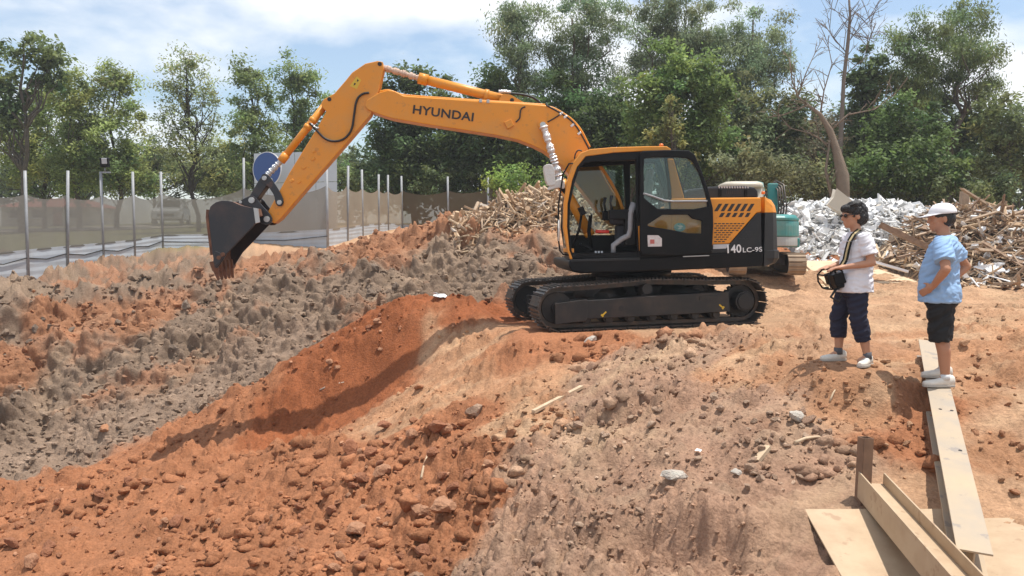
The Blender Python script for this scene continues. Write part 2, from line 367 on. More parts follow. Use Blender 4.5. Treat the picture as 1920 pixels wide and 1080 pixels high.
def hit(px, py, y0=4.0, y1=60.0):
    """where a line of sight meets the ground (used to survey where things stand)"""
    Y = y0
    while Y < y1:
        q = P(px, py, Y)
        if q.z <= gz(q.x, q.y): return Vector((q.x, q.y, gz(q.x, q.y)))
        Y += .03
    return P(px, py, y1)
sm_, st_, pa_, ti_, fl_ = TX
def soil_colour():
    g = {}; tot = 0
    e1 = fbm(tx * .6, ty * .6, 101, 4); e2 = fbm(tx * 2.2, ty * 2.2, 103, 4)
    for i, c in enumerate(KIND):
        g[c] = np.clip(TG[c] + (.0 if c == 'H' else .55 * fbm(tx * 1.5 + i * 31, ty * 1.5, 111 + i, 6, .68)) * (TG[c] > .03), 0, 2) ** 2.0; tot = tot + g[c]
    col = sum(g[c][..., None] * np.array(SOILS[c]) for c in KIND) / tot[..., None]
    # orange laterite lenses in the grey bank and pale clay smears
    gG = (g['G'] + .6 * g['L']) / tot
    lens = np.clip((e1 + .45 * e2 - .12) * 4, 0, 1) * gG * .7
    col = col * (1 - lens[..., None]) + np.array((.30, .14, .075)) * lens[..., None]
    pale = np.clip((fbm(tx * 1.1 + 50, ty * 1.1, 121, 4) - .18) * 5, 0, 1) * (gG * .25 + (g['B'] + g['O']) / tot * .35)
    col = col * (1 - pale[..., None]) + np.array((.38, .27, .18)) * pale[..., None]
    s = np.clip(sm_, 0, 1)[..., None] * np.clip(st_ * 14 + .25, 0, 1)[..., None] * .8
    col = col * (1 - s) + np.array((.47, .32, .2)) * s
    dk = np.clip((fbm(tx * .45 + 20, ty * .45, 131, 3) - .1) * 3, 0, 1) * g['B'] / tot * .3
    col = col * (1 - dk[..., None]) + np.array((.24, .165, .12)) * dk[..., None]
    dry = np.clip((fbm(tx * .9, (ty - .2 * tx) * 1.9, 141, 4) - .05) * 3.5, 0, 1) * (g['T'] + g['O']) / tot * .55
    col = col * (1 - dry[..., None]) + np.array((.46, .305, .185)) * dry[..., None]
    col = col * (1 + .22 * e2 + .12 * fbm(tx * 7, ty * 7, 107, 3))[..., None]
    return np.clip(col, .01, .8)
tcol = soil_colour()
# on the steep clay bank the lumps stand out square to the face, not straight up
bz = tz - TD; da_ = np.gradient(bz, GX_A, axis=1) / np.maximum(gr, 1e-6); dr_ = np.gradient(bz, GX_R, axis=0)
gzx = da_ * np.cos(ga) + dr_ * np.sin(ga); gzy = -da_ * np.sin(ga) + dr_ * np.cos(ga); nl_ = np.sqrt(1 + gzx ** 2 + gzy ** 2)
bw = np.clip((TG['G'] + TG['L'] + .6 * TG['P']) * 1.3, 0, 1) * np.clip((ty - 16.6) / 1.0, 0, 1) * np.clip((25.5 - ty) / 1.5, 0, 1)
mx_ = tx - gzx / nl_ * TD * bw; my_ = ty - gzy / nl_ * TD * bw; mz_ = tz + (1 / nl_ - 1) * TD * bw
nr, nc = tx.shape; idx = np.arange(nr * nc).reshape(nr, nc)
quads = np.stack([idx[:-1, :-1], idx[:-1, 1:], idx[1:, 1:], idx[1:, :-1]], -1).reshape(-1, 4)
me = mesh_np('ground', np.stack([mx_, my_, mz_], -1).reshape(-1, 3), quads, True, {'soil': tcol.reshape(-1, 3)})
def soil_mat(name, attr):
    m = bpy.data.materials.new(name); m.use_nodes = True; t = m.node_tree; p = t.nodes['Principled BSDF']; L = t.links.new
    p.inputs['Roughness'].default_value = .95; p.inputs['Specular IOR Level'].default_value = .15
    a = N(t, 'ShaderNodeAttribute', attribute_name=attr); co = N(t, 'ShaderNodeTexCoord').outputs['Object']
    n = N(t, 'ShaderNodeTexNoise'); n.inputs['Scale'].default_value = 26; n.inputs['Detail'].default_value = 8; n.inputs['Roughness'].default_value = .72; L(co, n.inputs['Vector'])
    mr = N(t, 'ShaderNodeMapRange'); mr.inputs[1].default_value = .3; mr.inputs[2].default_value = .7; mr.inputs[3].default_value = .68; mr.inputs[4].default_value = 1.3; L(n.outputs['Fac'], mr.inputs[0])
    vm = N(t, 'ShaderNodeVectorMath', operation='SCALE'); L(a.outputs['Color'], vm.inputs[0]); L(mr.outputs[0], vm.inputs['Scale'])
    v = N(t, 'ShaderNodeTexVoronoi'); v.inputs['Scale'].default_value = 34; L(co, v.inputs['Vector'])
    gt = N(t, 'ShaderNodeMapRange'); gt.inputs[1].default_value = .0; gt.inputs[2].default_value = .16; gt.inputs[3].default_value = .28; gt.inputs[4].default_value = 0; L(v.outputs['Distance'], gt.inputs[0])
    mx = N(t, 'ShaderNodeMix', data_type='RGBA'); L(gt.outputs[0], mx.inputs[0]); L(vm.outputs[0], mx.inputs[6]); mx.inputs[7].default_value = (.5, .36, .25, 1)
    L(mx.outputs[2], p.inputs['Base Color'])
    n2 = N(t, 'ShaderNodeTexNoise'); n2.inputs['Scale'].default_value = 14; n2.inputs['Detail'].default_value = 10; n2.inputs['Roughness'].default_value = .74; L(co, n2.inputs['Vector'])
    b = N(t, 'ShaderNodeBump'); b.inputs['Strength'].default_value = .75; b.inputs['Distance'].default_value = .045; L(n2.outputs['Fac'], b.inputs['Height'])
    b2 = N(t, 'ShaderNodeBump'); b2.inputs['Strength'].default_value = .5; b2.inputs['Distance'].default_value = .012; L(v.outputs['Distance'], b2.inputs['Height']); b2.invert = True
    L(b.outputs[0], b2.inputs['Normal']); L(b2.outputs[0], p.inputs['Normal'])
    return m
M['soil'] = soil_mat('soil', 'soil')
tag(link('ground', me, M['soil']), 'bare red and grey earth of the building site with an excavated pit', None, None, 'structure')
# ------------------------------------------------------------------ excavator
DUSTC = (.42, .26, .15)
M['yellow'] = mat('yellow_paint', (.72, .27, .016), .4, spec=.4, coat=.1, noise=(.9, .25, (.60, .22, .014)), dust=((.52, .27, .08), .5, 2.2), scratch=((.35, .16, .05), .35, 9), bump=(5, .05, .01))
M['black'] = mat('black_paint', (.0055, .0055, .006), .42, spec=.16, dust=((.05, .036, .028), .14, 2.2))
M['dark'] = mat('dark_grey_panel', (.016, .017, .019), .36, spec=.3, dust=((.08, .06, .045), .2, 2.0))
M['frame'] = mat('track_frame_paint', (.014, .0135, .013), .6, dust=((.10, .065, .045), .4, 3.0), bump=(20, .2, .01))
M['steel'] = mat('track_steel', (.06, .056, .052), .42, metal=.4, dust=((.22, .125, .075), .5, 5), bump=(30, .3, .004))
M['rubber'] = mat('black_hose', (.012, .011, .011), .55)
M['chrome'] = mat('wrapped_rod', (.72, .72, .72), .28, metal=.85, bump=(55, 1.0, .02))
M['spiralwrap'] = mat('spiral_wrap', (.5, .33, .24), .5, bump=(60, .8, .02), noise=(30, .7, (.7, .55, .45)))
M['pin'] = mat('pin_steel', (.45, .45, .44), .4, metal=.7)
M['buckblack'] = mat('bucket_black_paint', (.014, .015, .02), .36, spec=.5, scratch=((.12, .05, .03), .6, 3.0), dust=((.11, .06, .04), .45, 1.7), bump=(12, .12, .01))
M['buckrust'] = mat('bucket_worn_steel', (.15, .062, .032), .75, noise=(7, .8, (.05, .024, .016)), dust=((.30, .16, .09), .5, 4), bump=(30, .4, .006))
M['white'] = mat('white_print', (.72, .72, .72), .5)
M['greyprint'] = mat('grey_print', (.45, .46, .48), .45)
M['letter'] = mat('black_print', (.02, .014, .012), .5)
M['glass'] = glass_mat('cab_glass', (.84, .89, .88), .2)
M['glassdark'] = glass_mat('tinted_glass', (.70, .77, .75), .2)
M['seat'] = mat('seat_fabric', (.03, .032, .04), .8, bump=(60, .3, .004))
M['wrap'] = mat('plastic_wrap', (.30, .30, .31), .3, bump=(25, 1, .03))
M['red'] = mat('red_plastic', (.5, .03, .02), .4)
M['tealsticker'] = mat('teal_sticker', (.05, .32, .33), .4, noise=(40, .6, (.5, .6, .6)))
M['sticker'] = mat('paper_sticker', (.62, .6, .58), .5, noise=(25, .5, (.45, .3, .28)))
M['orange_lamp'] = mat('orange_lamp', (.7, .16, .02), .3)
M['redlamp'] = mat('red_reflector', (.55, .06, .03), .3)
M['mirrorwrap'] = mat('wrapped_mirror', (.62, .6, .56), .45, bump=(12, .8, .03))
M['track_yellow'] = mat('yellow_print', (.65, .42, .03), .5)
UF = Vector((-math.cos(UYAW), -math.sin(UYAW), 0)); UV = Vector((math.sin(UYAW), -math.cos(UYAW), 0))
def XL(px, py, v, f=UF, n=UV):
    d = ray(px, py); o = EX + n * v - Vector((0, 0, CAMZ)); t = o.dot(n) / d.dot(n)
    q = Vector((0, 0, CAMZ)) + d * t - EX
    return (q.dot(f), q.z)
def XT(px, py, v): return XL(px, py, v, TF, TV)
def um(x, y, v): return Vector((x, v, y))
ex = empty('excavator', EX, math.pi + UYAW)
tag(ex, 'large orange-yellow and black crawler excavator reaching its bucket out over the pit', 'excavator')
def side(pts, v0, v1, name, m, parent=ex, holes=(), bevel=.012, sm=0, vref=None):
    """a plate or box whose outline is seen from the machine's left, between lateral offsets v0 (near) and v1"""
    vr = v0 if vref is None else vref
    o = [XL(x, y, vr) for x, y in (smooth_poly(pts, sm) if sm else pts)]
    hs = [[XL(x, y, vr) for x, y in h] for h in holes]
    b = MB(); b.plate(o, hs, v0, v1, um); return b.build(name, m, parent, bevel)
def pt(px, py, v): q = XL(px, py, v); return Vector((q[0], v, q[1]))

# --- undercarriage in the tracks' own heading
RT = Matrix.Rotation(TYAW - UYAW, 4, 'Z')
def tm(u, v, wv): return RT @ Vector((u, v, wv))
def tm2(x, y, v): return RT @ Vector((x, v, y))
VO = 1.28; VI = .68
ci = XT(1050, 582, VO); cs_ = XT(1399, 566, VO)
ri = .345; rs = .36; th = .0
c1 = XT(1216, 541, VO)
gz0 = lambda u: TSLOPE * u
ci = (ci[0], gz0(ci[0]) + ri + .012); cs_ = (cs_[0], gz0(cs_[0]) + rs + .012)
def track_path():
    p = []
    for k in range(0, 25):                                           # round the idler, bottom to top
        a = -math.pi / 2 + math.pi * k / 24; p.append((ci[0] + ri * math.cos(a), ci[1] + ri * math.sin(a)))
    top = []
    for k in range(1, 10): 
        t = k / 10; s = 4 * t * (1 - t)
        top.append((ci[0] + (cs_[0] - ci[0]) * t, ci[1] + ri + (cs_[1] + rs - ci[1] - ri) * t + .062 * math.sin(math.pi * t) - .02 * abs(math.sin(2 * math.pi * t))))
    p += top
    for k in range(0, 25):
        a = math.pi / 2 + math.pi * k / 24; p.append((cs_[0] + rs * math.cos(a), cs_[1] + rs * math.sin(a)))
    return p
TP = track_path(); TP.append(TP[0])
seg = [math.dist(TP[i], TP[i + 1]) for i in range(len(TP) - 1)]; tot = sum(seg)
def on_path(s):
    s %= tot
    for i, l in enumerate(seg):
        if s <= l:
            t = s / l; a = TP[i]; b = TP[i + 1]; d = ((b[0] - a[0]) / l, (b[1] - a[1]) / l)
            return (a[0] + (b[0] - a[0]) * t, a[1] + (b[1] - a[1]) * t), d
        s -= l
    return TP[0], (1, 0)
NSH = 46
sb = MB(); sl = tot / NSH
sb.box((0, 0, 0), (sl * .94, .60, .016))
for gx in (-.36, 0, .36): sb.box((gx * sl, 0, -.02), (.014, .596, .028))
shoe_me = None
for sgn in (1, -1):
    vc = sgn * (VO + VI) / 2
    # chain of links
    lb = MB()
    for off in (-.07, .07):
        inner = []; outer = []
        for i in range(120):
            (u, z), d = on_path(tot * i / 120); nrm = (-d[1], d[0])
            inner.append((u + nrm[0] * .022, z + nrm[1] * .022)); outer.append((u + nrm[0] * .085, z + nrm[1] * .085))
        n = 120; V = []
        for v_ in (vc + off - .02, vc + off + .02):
            V += [tm(a, v_, b) for a, b in inner] + [tm(a, v_, b) for a, b in outer]
        Fs = []
        for i in range(n):
            j = (i + 1) % n
            Fs += [(i, j, n + j, n + i), (2 * n + i, 3 * n + i, 3 * n + j, 2 * n + j), (i, 2 * n + i, 2 * n + j, j), (n + i, n + j, 3 * n + j, 3 * n + i)]
        lb.add(V, Fs)
    track = lb.build('crawler_track', M['steel'], ex)
    for i in range(NSH):
        (u, z), d = on_path((i + .5) * sl); 
        if shoe_me is None:
            so_ = sb.build('track_shoe', M['steel'], track); shoe_me = so_.data
        else: so_ = link('track_shoe', shoe_me, None, track)
        ang = math.atan2(d[1], d[0])                                  # local x along the chain, local z inward
        so_.matrix_local = RT @ Matrix.Translation((u, vc, z)) @ Matrix.Rotation(-ang, 4, 'Y')
    def tside(pts, v0, v1, nm, m, bevel=.01, parent=ex):
        b = MB(); b.plate([XT(x, y, VO - .02) for x, y in pts], [], v0, v1, tm2); return b.build(nm, m, parent, bevel)
    tf = tside([(1046, 572), (1100, 563), (1140, 561), (1200, 556), (1365, 547), (1368, 584), (1300, 588), (1100, 598), (1098, 603), (1046, 606)], vc + .30, vc - .2, 'track_frame', M['frame'])
    tside([(1040, 569), (1100, 561), (1100, 601), (1040, 608)], vc + .315, vc + .28, 'side_plate', M['frame'], .006, tf)
    tside([(1310, 556), (1352, 553), (1352, 560), (1310, 563)], vc + .312, vc + .29, 'step_plate', M['frame'], .004, tf)
    h = XT(1165, 578, VO); b = MB(); b.cyl(tm(h[0], vc + .305, h[1]), tm(h[0], vc + .25, h[1]), .045, n=16); b.build('grease_port', M['rubber'], tf)
    for ax, ay, rz in ((1133, 588, .75), (1352, 574, -.65)):
        h = XT(ax, ay, VO); b = MB(); c_ = tm(h[0], vc + .304, h[1]); r = RT.to_3x3() @ Matrix.Rotation(rz, 3, 'Y')
        b.box(c_, (.085, .006, .022), r); b.box(c_ + r @ Vector((.045 * (1 if rz > 0 else -1), 0, 0)), (.03, .006, .05), r)
        b.build('arrow_mark', M['track_yellow'], tf)
    b = MB()
    b.cyl(tm(ci[0], vc - .1, ci[1]), tm(ci[0], vc + .1, ci[1]), ri - .09, n=32); b.cyl(tm(ci[0], vc - .16, ci[1]), tm(ci[0], vc + .16, ci[1]), .1, n=16)
    b.build('idler_wheel', M['frame'], ex, .008)
    b = MB(); b.cyl(tm(cs_[0], vc - .05, cs_[1]), tm(cs_[0], vc + .05, cs_[1]), rs - .1, n=32)
    for k in range(21):
        a = 2 * math.pi * k / 21; b.box(tm(cs_[0] + (rs - .09) * math.cos(a), vc, cs_[1] + (rs - .09) * math.sin(a)), (.05, .07, .05), (RT @ Matrix.Rotation(-a, 4, 'Y')).to_3x3())
    spk = b.build('sprocket', M['frame'], ex)
    b = MB(); b.cyl(tm(cs_[0], vc - .2, cs_[1]), tm(cs_[0], vc + .26, cs_[1]), .17, n=28); b.cyl(tm(cs_[0], vc + .2, cs_[1]), tm(cs_[0], vc + .285, cs_[1]), .135, n=28)
    for k in range(12):
        a = 2 * math.pi * k / 12; b.cyl(tm(cs_[0] + .15 * math.cos(a), vc + .26, cs_[1] + .15 * math.sin(a)), tm(cs_[0] + .15 * math.cos(a), vc + .272, cs_[1] + .15 * math.sin(a)), .012, n=6)
    b.build('travel_motor', M['dark'], ex, .006)
    b = MB(); b.cyl(tm(c1[0], vc - .15, c1[1] - .01), tm(c1[0], vc + .24, c1[1] - .01), .075, n=20); b.cyl(tm(c1[0], vc + .2, c1[1] - .01), tm(c1[0], vc + .25, c1[1] - .01), .088, n=20)
    b.box(tm(c1[0], vc, c1[1] - .12), (.1, .2, .2), RT.to_3x3()); b.build('carrier_roller', M['frame'], ex)
    for k in range(7):
        u = ci[0] + (cs_[0] - ci[0]) * (k + 1.25) / 8.6; b = MB(); zc = gz0(u) + .175
        b.cyl(tm(u, vc - .2, zc), tm(u, vc + .2, zc), .085, n=18); b.cyl(tm(u, vc + .17, zc), tm(u, vc + .24, zc), .06, n=14); b.build('track_roller', M['frame'], ex)
b = MB()
b.box(tm(0, 0, .52), (1.35, 1.2, .26), RT.to_3x3()); b.build('undercarriage_centre', M['frame'], ex, .02)
for s1 in (1, -1):
    for s2 in (1, -1):
        b = MB(); b.tube([tm(.4 * s1, .4 * s2, .55), tm(.85 * s1, .95 * s2, .42)], [.22, .16], 8); b.build('cross_leg', M['frame'], ex)
b = MB(); b.cyl((0, 0, .6), (0, 0, .86), .62, n=40); b.cyl((0, 0, .78), (0, 0, .9), .70, n=40); b.build('slewing_ring', M['black'], ex)

# --- upper structure
VN = 1.25
side([(1067, 488), (1066, 499), (1074, 510), (1090, 513), (1200, 510), (1432, 499), (1432, 470), (1337, 474), (1200, 484)], VN, -VN, 'platform', M['black'], bevel=.03)
side([(1071, 486), (1200, 483), (1200, 488), (1071, 491)], VN + .012, VN - .02, 'platform_trim', M['dark'], bevel=.004)
ctr = [(1430, 369), (1446, 371), (1453, 378), (1456, 392), (1459, 430), (1462, 466), (1461, 484), (1452, 494), (1436, 499), (1430, 499)]
# counterweight: profile swept round the tail with rounded corners
cw_pts = [XL(x, y, VN - .1) for x, y in ctr]
u_front = XL(1430, 430, VN - .1)[0]
def cw_sweep(rows, name, m, parent, grow=0.0):
    b = MB(); rings = []
    for (u, z) in rows:
        r = []
        for k in range(33):
            t = -1 + 2 * k / 32; v = t * (VN - .0); e = abs(t)
            uu = u + (u_front - u) * max(0, (e - .80) / .20) ** 2.6 - .0
            uu -= .10 * (1 - e ** 2) * min(1, max(0, (u_front - u)) / .25)
            r.append(Vector((uu - grow * 0, v * (1 - .0), z)))
        r2 = [Vector((u_front + .02, VN, z)), ]
        rings.append([Vector((u_front, -VN, z))] + r + [Vector((u_front, VN, z))])
    b.loft(rings, False); return b.build(name, m, parent, .01)
z369 = XL(1430, 369, VN - .1)[1]; z399 = XL(1430, 399, VN - .1)[1]; z470 = XL(1430, 470, VN - .1)[1]; z499 = XL(1430, 499, VN - .1)[1]
ub = [XL(x, 430, VN - .1)[0] for x in (1447, 1454, 1457, 1460, 1463)]
cw = cw_sweep([(ub[0] + .04, z499), (ub[2], z499 + .05), (ub[4], z499 + .13), (ub[4], z470), (ub[3], z470 + .012), (ub[2], z399)], 'counterweight', M['dark'], ex)
cw_sweep([(ub[2] - .002, z399 + .003), (ub[1], z399 + .12), (ub[0], z369 - .05), (ub[0] + .12, z369)], 'counterweight_cap', M['yellow'], cw)
b = MB(); q = XL(1449, 457, VN - .1); b.box((q[0] - .005, VN - .22, q[1] + .02), (.05, .20, .12), Matrix.Rotation(rad(58), 3, 'Z')); b.build('reflector', M['redlamp'], cw, .006)
# engine bay side
side([(1258, 372), (1330, 371), (1427, 370), (1427, 398), (1419, 399), (1368, 457), (1337, 458), (1258, 462)], VN, VN - .5, 'side_panel', M['yellow'], bevel=.02)
sp_ = side([(1337, 458.5), (1368, 457.5), (1361, 466), (1337, 467)], VN + .004, VN - .3, 'grey_stripe', M['greyprint'], bevel=.002)
dk = side([(1419.5, 399.5), (1427.5, 398.5), (1428, 470), (1330, 475), (1330, 467.5), (1361.5, 466.5), (1368.5, 457.5)], VN + .002, VN - .5, 'lower_panel', M['dark'], bevel=.01)
side([(1258, 462), (1337, 459), (1337, 475), (1258, 480)], VN - .02, VN - .5, 'sill_panel', M['black'], bevel=.01)
body = MB(); a = XL(1300, 375, VN); c = XL(1426, 480, VN); body.box(((a[0] + c[0]) / 2, -.05, (a[1] + c[1]) / 2 - .02), (abs(a[0] - c[0]), 2.3, abs(a[1] - c[1]))); body.build('engine_bay', M['yellow'], ex, .03)
for k in range(7):                                                    # slanted louvres, each a thin black plate
    for r, (y0, y1) in enumerate(((382, 396), (399, 407))):
        x0 = 1339 + k * 12.1 - r * 3.5; sh = (y1 - y0) * .62
        if r == 1 and k == 0: continue
        pts_ = [(x0 + sh, y0), (x0 + sh + 6.6, y0), (x0 + 6.6, y1), (x0, y1)]
        if pts_[1][0] > 1418: continue
        b = MB(); b.plate([XL(x, y, VN) for x, y in pts_], [], VN + .004, VN - .02, um); b.build('louvre', M['letter'], ex)
gb = MB()
for r in range(9):
    y = 418.5 + r * 4.2; xr = 1398 - max(0, (y - 417)) * .98
    x = 1339 + (r % 2) * 3.6
    while x + 5 < xr:
        gb.plate([XL(x, y, VN), XL(x + 5.2, y - .2, VN), XL(x + 5.2, y + 1.7, VN), XL(x, y + 1.9, VN)], [], VN + .004, VN - .02, um); x += 7.3
go = gb.build('grille', M['letter'], ex); go['kind'] = 'stuff'
gb = MB()
for r in range(4):
    x = 1386 + (3 - r) * 4
    while x < 1416: gb.plate([XL(x, 434 + r * 4, VN), XL(x + 4, 434 + r * 4, VN), XL(x + 4, 435.6 + r * 4, VN), XL(x, 435.6 + r * 4, VN)], [], VN + .005, VN - .02, um); x += 6.5
go = gb.build('lower_grille', M['rubber'], ex); go['kind'] = 'stuff'
hood = side([(1284, 374), (1286, 362), (1296, 354), (1336, 349), (1400, 347), (1420, 350), (1427, 358), (1428, 370)], .85, -.85, 'engine_hood', M['dark'], bevel=.04, vref=1.0)
for k in range(12):
    b = MB(); b.plate([XL(1347 + k * 4.9, 349.5, .85), XL(1349.6 + k * 4.9, 349.5, .85), XL(1350 + k * 4.9, 353, .85), XL(1347.4 + k * 4.9, 353, .85)], [], .858, .80, um); b.build('hood_slot', M['greyprint'], hood)
for k in range(8):
    b = MB(); b.plate([XL(1362 + k * 3.5, 357, .85), XL(1363.7 + k * 3.5, 357, .85), XL(1363.7 + k * 3.5, 363.5, .85), XL(1362 + k * 3.5, 363.5, .85)], [], .857, .82, um); b.build('hood_vent', M['letter'], hood)
for hx in (1350, 1398):
    b = MB(); b.plate([XL(hx - 2.5, 355, .85), XL(hx + 2.5, 355, .85), XL(hx + 2.5, 369, .85), XL(hx - 2.5, 369, .85)], [], .88, .80, um); b.build('hood_latch', M['black'], hood, .006)
b = MB(); q = pt(1431, 364, .9); b.cyl(q, q + Vector((0, 0, .045)), .03, n=12); b.build('beacon', M['orange_lamp'], ex)
def text(body, p0, p1, h_px_top, v, m, parent, name, bold=.02, hscale=None):
    """lettering standing on the base line p0..p1 (image survey points) on the plane at lateral offset v"""
    cu = bpy.data.curves.new(name, 'FONT'); cu.body = body; cu.extrude = .004; cu.offset = bold; cu.size = 1.0; cu.space_character = 1.05
    to = bpy.data.objects.new(name, cu); COL.objects.link(to); bpy.context.view_layer.update(); m2 = eval_mesh(to)
    bpy.data.objects.remove(to)
    co = np.empty(len(m2.vertices) * 3); m2.vertices.foreach_get('co', co); co = co.reshape(-1, 3)
    mn = co.min(0); mx = co.max(0)
    a = XL(*p0, v); c = XL(*p1, v); t = XL(*h_px_top, v)
    ln = math.dist(a, c); sx = ln / (mx[0] - mn[0]); hy = math.dist(a, t); sy = hy / (mx[1] - mn[1])
    ex_ = Vector((c[0] - a[0], 0, c[1] - a[1])).normalized(); ey = Vector((0, 0, 1)); ey = (ey - ex_ * ey.dot(ex_)).normalized()
    base = Vector((a[0], v, a[1])); lean = ex_ * 0
    V = [base + ex_ * ((p[0] - mn[0]) * sx) + ey * ((p[1] - mn[1]) * sy) + Vector((0, p[2] * .6 + .003, 0)) for p in co]
    m2.vertices.foreach_set('co', np.array(V, dtype=np.float32).ravel()); m2.materials.clear(); m2.update()
    return link(name, m2, m, parent)
text('140', (1364, 475), (1390, 473.5), (1364, 459.5), VN + .004, M['white'], dk, 'model_number', .018)
text('LC-9S', (1393, 473.3), (1429, 471.6), (1393, 464.5), VN + .004, M['white'], dk, 'model_number', .006)

# --- cab
cab_y = side([(1070, 487), (1064, 470), (1056, 426), (1057, 381), (1064, 337), (1075.5, 304), (1089, 286.5), (1107, 279.5), (1149, 276), (1218, 274), (1250, 274), (1258, 279), (1258, 284), (1220, 282.5), (1151, 286), (1098, 293), (1082, 313), (1073, 338), (1064.5, 381), (1063.5, 425), (1068, 470), (1074, 485)],
             VN - .01, VN - .12, 'front_pillar', M['yellow'], bevel=.012)
cab = side([(1073.5, 484.5), (1068.5, 470), (1064, 425), (1065, 381), (1073.5, 338), (1082.5, 313.5), (1098.5, 293.5), (1151, 286.5), (1220, 283), (1262, 284), (1266, 300), (1278, 340), (1288, 376), (1288, 480), (1205, 484)],
            VN - .02, VN - .1, 'cab_frame', M['black'], holes=[[(1077, 481), (1072, 470), (1068, 425), (1069, 383), (1078, 341), (1086, 316), (1096, 306), (1110, 303), (1192, 300), (1194, 420), (1196, 481)],
            [(1206, 298), (1246, 296), (1252, 340), (1256, 391), (1208, 391)]], bevel=.01)
side([(1251, 297), (1263, 297), (1272, 330), (1284, 372), (1288, 395), (1261, 395), (1258, 350)], VN - .012, VN - .14, 'rear_pillar', M['yellow'], bevel=.015)
side([(1262, 398), (1300, 372), (1338, 371), (1338, 460), (1213, 462), (1213, 405)], VN - .013, VN - .05, 'cab_side', M['yellow'], bevel=.004)
VR = .2                                                               # right-hand side of the cab
side([(1073, 484), (1064, 425), (1066, 381), (1080, 320), (1096, 296), (1151, 288), (1262, 286), (1290, 376), (1290, 480)], VR + .07, VR, 'cab_right_frame', M['black'],
     holes=[[(1078, 440), (1072, 420), (1073, 383), (1086, 325), (1100, 304), (1190, 299), (1195, 440)], [(1203, 298), (1252, 296), (1268, 350), (1274, 392), (1203, 440)]], vref=VN)
roof = side([(1086, 288), (1107, 280.5), (1149, 277), (1218, 275), (1248, 275), (1256, 280), (1256, 286), (1090, 293)], VN - .05, VR, 'cab_roof', M['yellow'], bevel=.03, vref=VN)
side([(1118, 278), (1150, 275), (1152, 279), (1118, 281)], VN - .25, VR + .25, 'roof_hatch', M['yellow'], roof, bevel=.008, vref=VN)
b = MB(); q = pt(1240, 274, .9); b.cyl(q, q + Vector((0, 0, .03)), .035, n=14); b.ell(q + Vector((0, 0, .03)), (.03, .03, .015)); b.build('roof_lamp', M['orange_lamp'], roof)
side([(1072, 486), (1200, 484), (1288, 480), (1288, 470), (1072, 476)], VN - .03, VR, 'cab_floor', M['black'], bevel=.01, vref=VN)
fl = XL(1072, 474, VN)[1]
# front cross members and windscreen
for (x, y), nm in (((1073, 470), 'front_sill'), ((1088, 297), 'front_header')):
    q = XL(x, y, VN); b = MB(); b.box((q[0], (VN + VR) / 2, q[1]), (.07, VN - VR - .1, .07)); b.build(nm, M['yellow'], ex, .01)
ws = [(1070, 470), (1065, 425), (1066, 383), (1075, 339), (1084, 314), (1093, 300)]
b = MB(); V = []
for x, y in ws:
    q = XL(x, y, VN - .06); V += [Vector((q[0], VN - .1, q[1])), Vector((q[0], VR + .05, q[1]))]
b.add(V, [(2 * i, 2 * i + 1, 2 * i + 3, 2 * i + 2) for i in range(len(ws) - 1)], True); b.build('windscreen', M['glass'], ex)
side([(1078, 440), (1072, 420), (1073, 383), (1086, 325), (1100, 304), (1190, 299), (1195, 440)], VR + .04, VR + .034, 'right_window', M['glassdark'], bevel=0, vref=VN)
side([(1207, 298), (1246, 296), (1252, 340), (1256, 391), (1208, 391)], VN - .05, VN - .056, 'rear_side_window', M['glass'], bevel=0)
q0 = XL(1262, 300, VN); q1 = XL(1288, 392, VN); b = MB(); b.add([Vector((q0[0], VN - .14, q0[1])), Vector((q0[0], VR + .08, q0[1])), Vector((q1[0], VR + .08, q1[1])), Vector((q1[0], VN - .14, q1[1]))], [(0, 1, 2, 3)]); b.build('rear_window', M['glass'], ex)
q1 = XL(1288, 392, VN); q2 = XL(1288, 480, VN); b = MB(); b.box((q1[0] - .02, (VN + VR) / 2, (q1[1] + q2[1]) / 2), (.06, VN - VR - .05, q1[1] - q2[1])); b.build('cab_back', M['black'], ex)
# interior
seat = empty('operator_seat', (0, 0, 0)); seat.parent = ex
sx = XL(1175, 440, VN - .5)
vcs = .74
b = MB(); rt = Matrix.Rotation(rad(-4), 3, 'Y'); b.box((sx[0], vcs, fl + .52), (.52, .48, .14), rt); b.box((sx[0], vcs, fl + .28), (.36, .36, .36)); b.build('seat_cushion', M['seat'], seat, .05, 3)
b = MB(); rt = Matrix.Rotation(rad(-12), 3, 'Y'); b.box((sx[0] - .30, vcs, fl + .88), (.13, .46, .66), rt); b.build('backrest', M['wrap'], seat, .05, 3)
b = MB(); b.box((sx[0] - .38, vcs, fl + 1.28), (.09, .28, .2), rt); b.build('headrest', M['wrap'], seat, .04, 3)
for s in (1, -1):
    con = MB(); con.box((sx[0] + .12, vcs + s * .33, fl + .62), (.48, .13, .16)); con.box((sx[0] - .05, vcs + s * .33, fl + .34), (.3, .12, .45)); cb = con.build('armrest_console', M['black'], seat, .02)
    b = MB(); b.tube([(sx[0] + .3, vcs + s * .33, fl + .68), (sx[0] + .33, vcs + s * .33, fl + .82), (sx[0] + .31, vcs + s * .33, fl + .93)], [.022, .018, .032], 10); b.build('joystick', M['rubber'], cb)
b = MB(); q = XL(1128, 434, VN - .2); b.tube([(q[0] + .1, VN - .2, q[1]), (q[0] - .12, VN - .2, q[1] - .005)], .03, 10); b.build('safety_lever', M['red'], ex)
b = MB(); qs = [XL(x, y, VN - .14) for x, y in ((1188, 380), (1182, 400), (1181, 430), (1178, 442), (1166, 448), (1150, 460), (1150, 478))]
b.tube([(x, VN - .14, z) for x, z in qs], [.05, .05, .045, .05, .045, .045, .04], 10); b.build('wrapped_grab_rail', M['wrap'], ex)
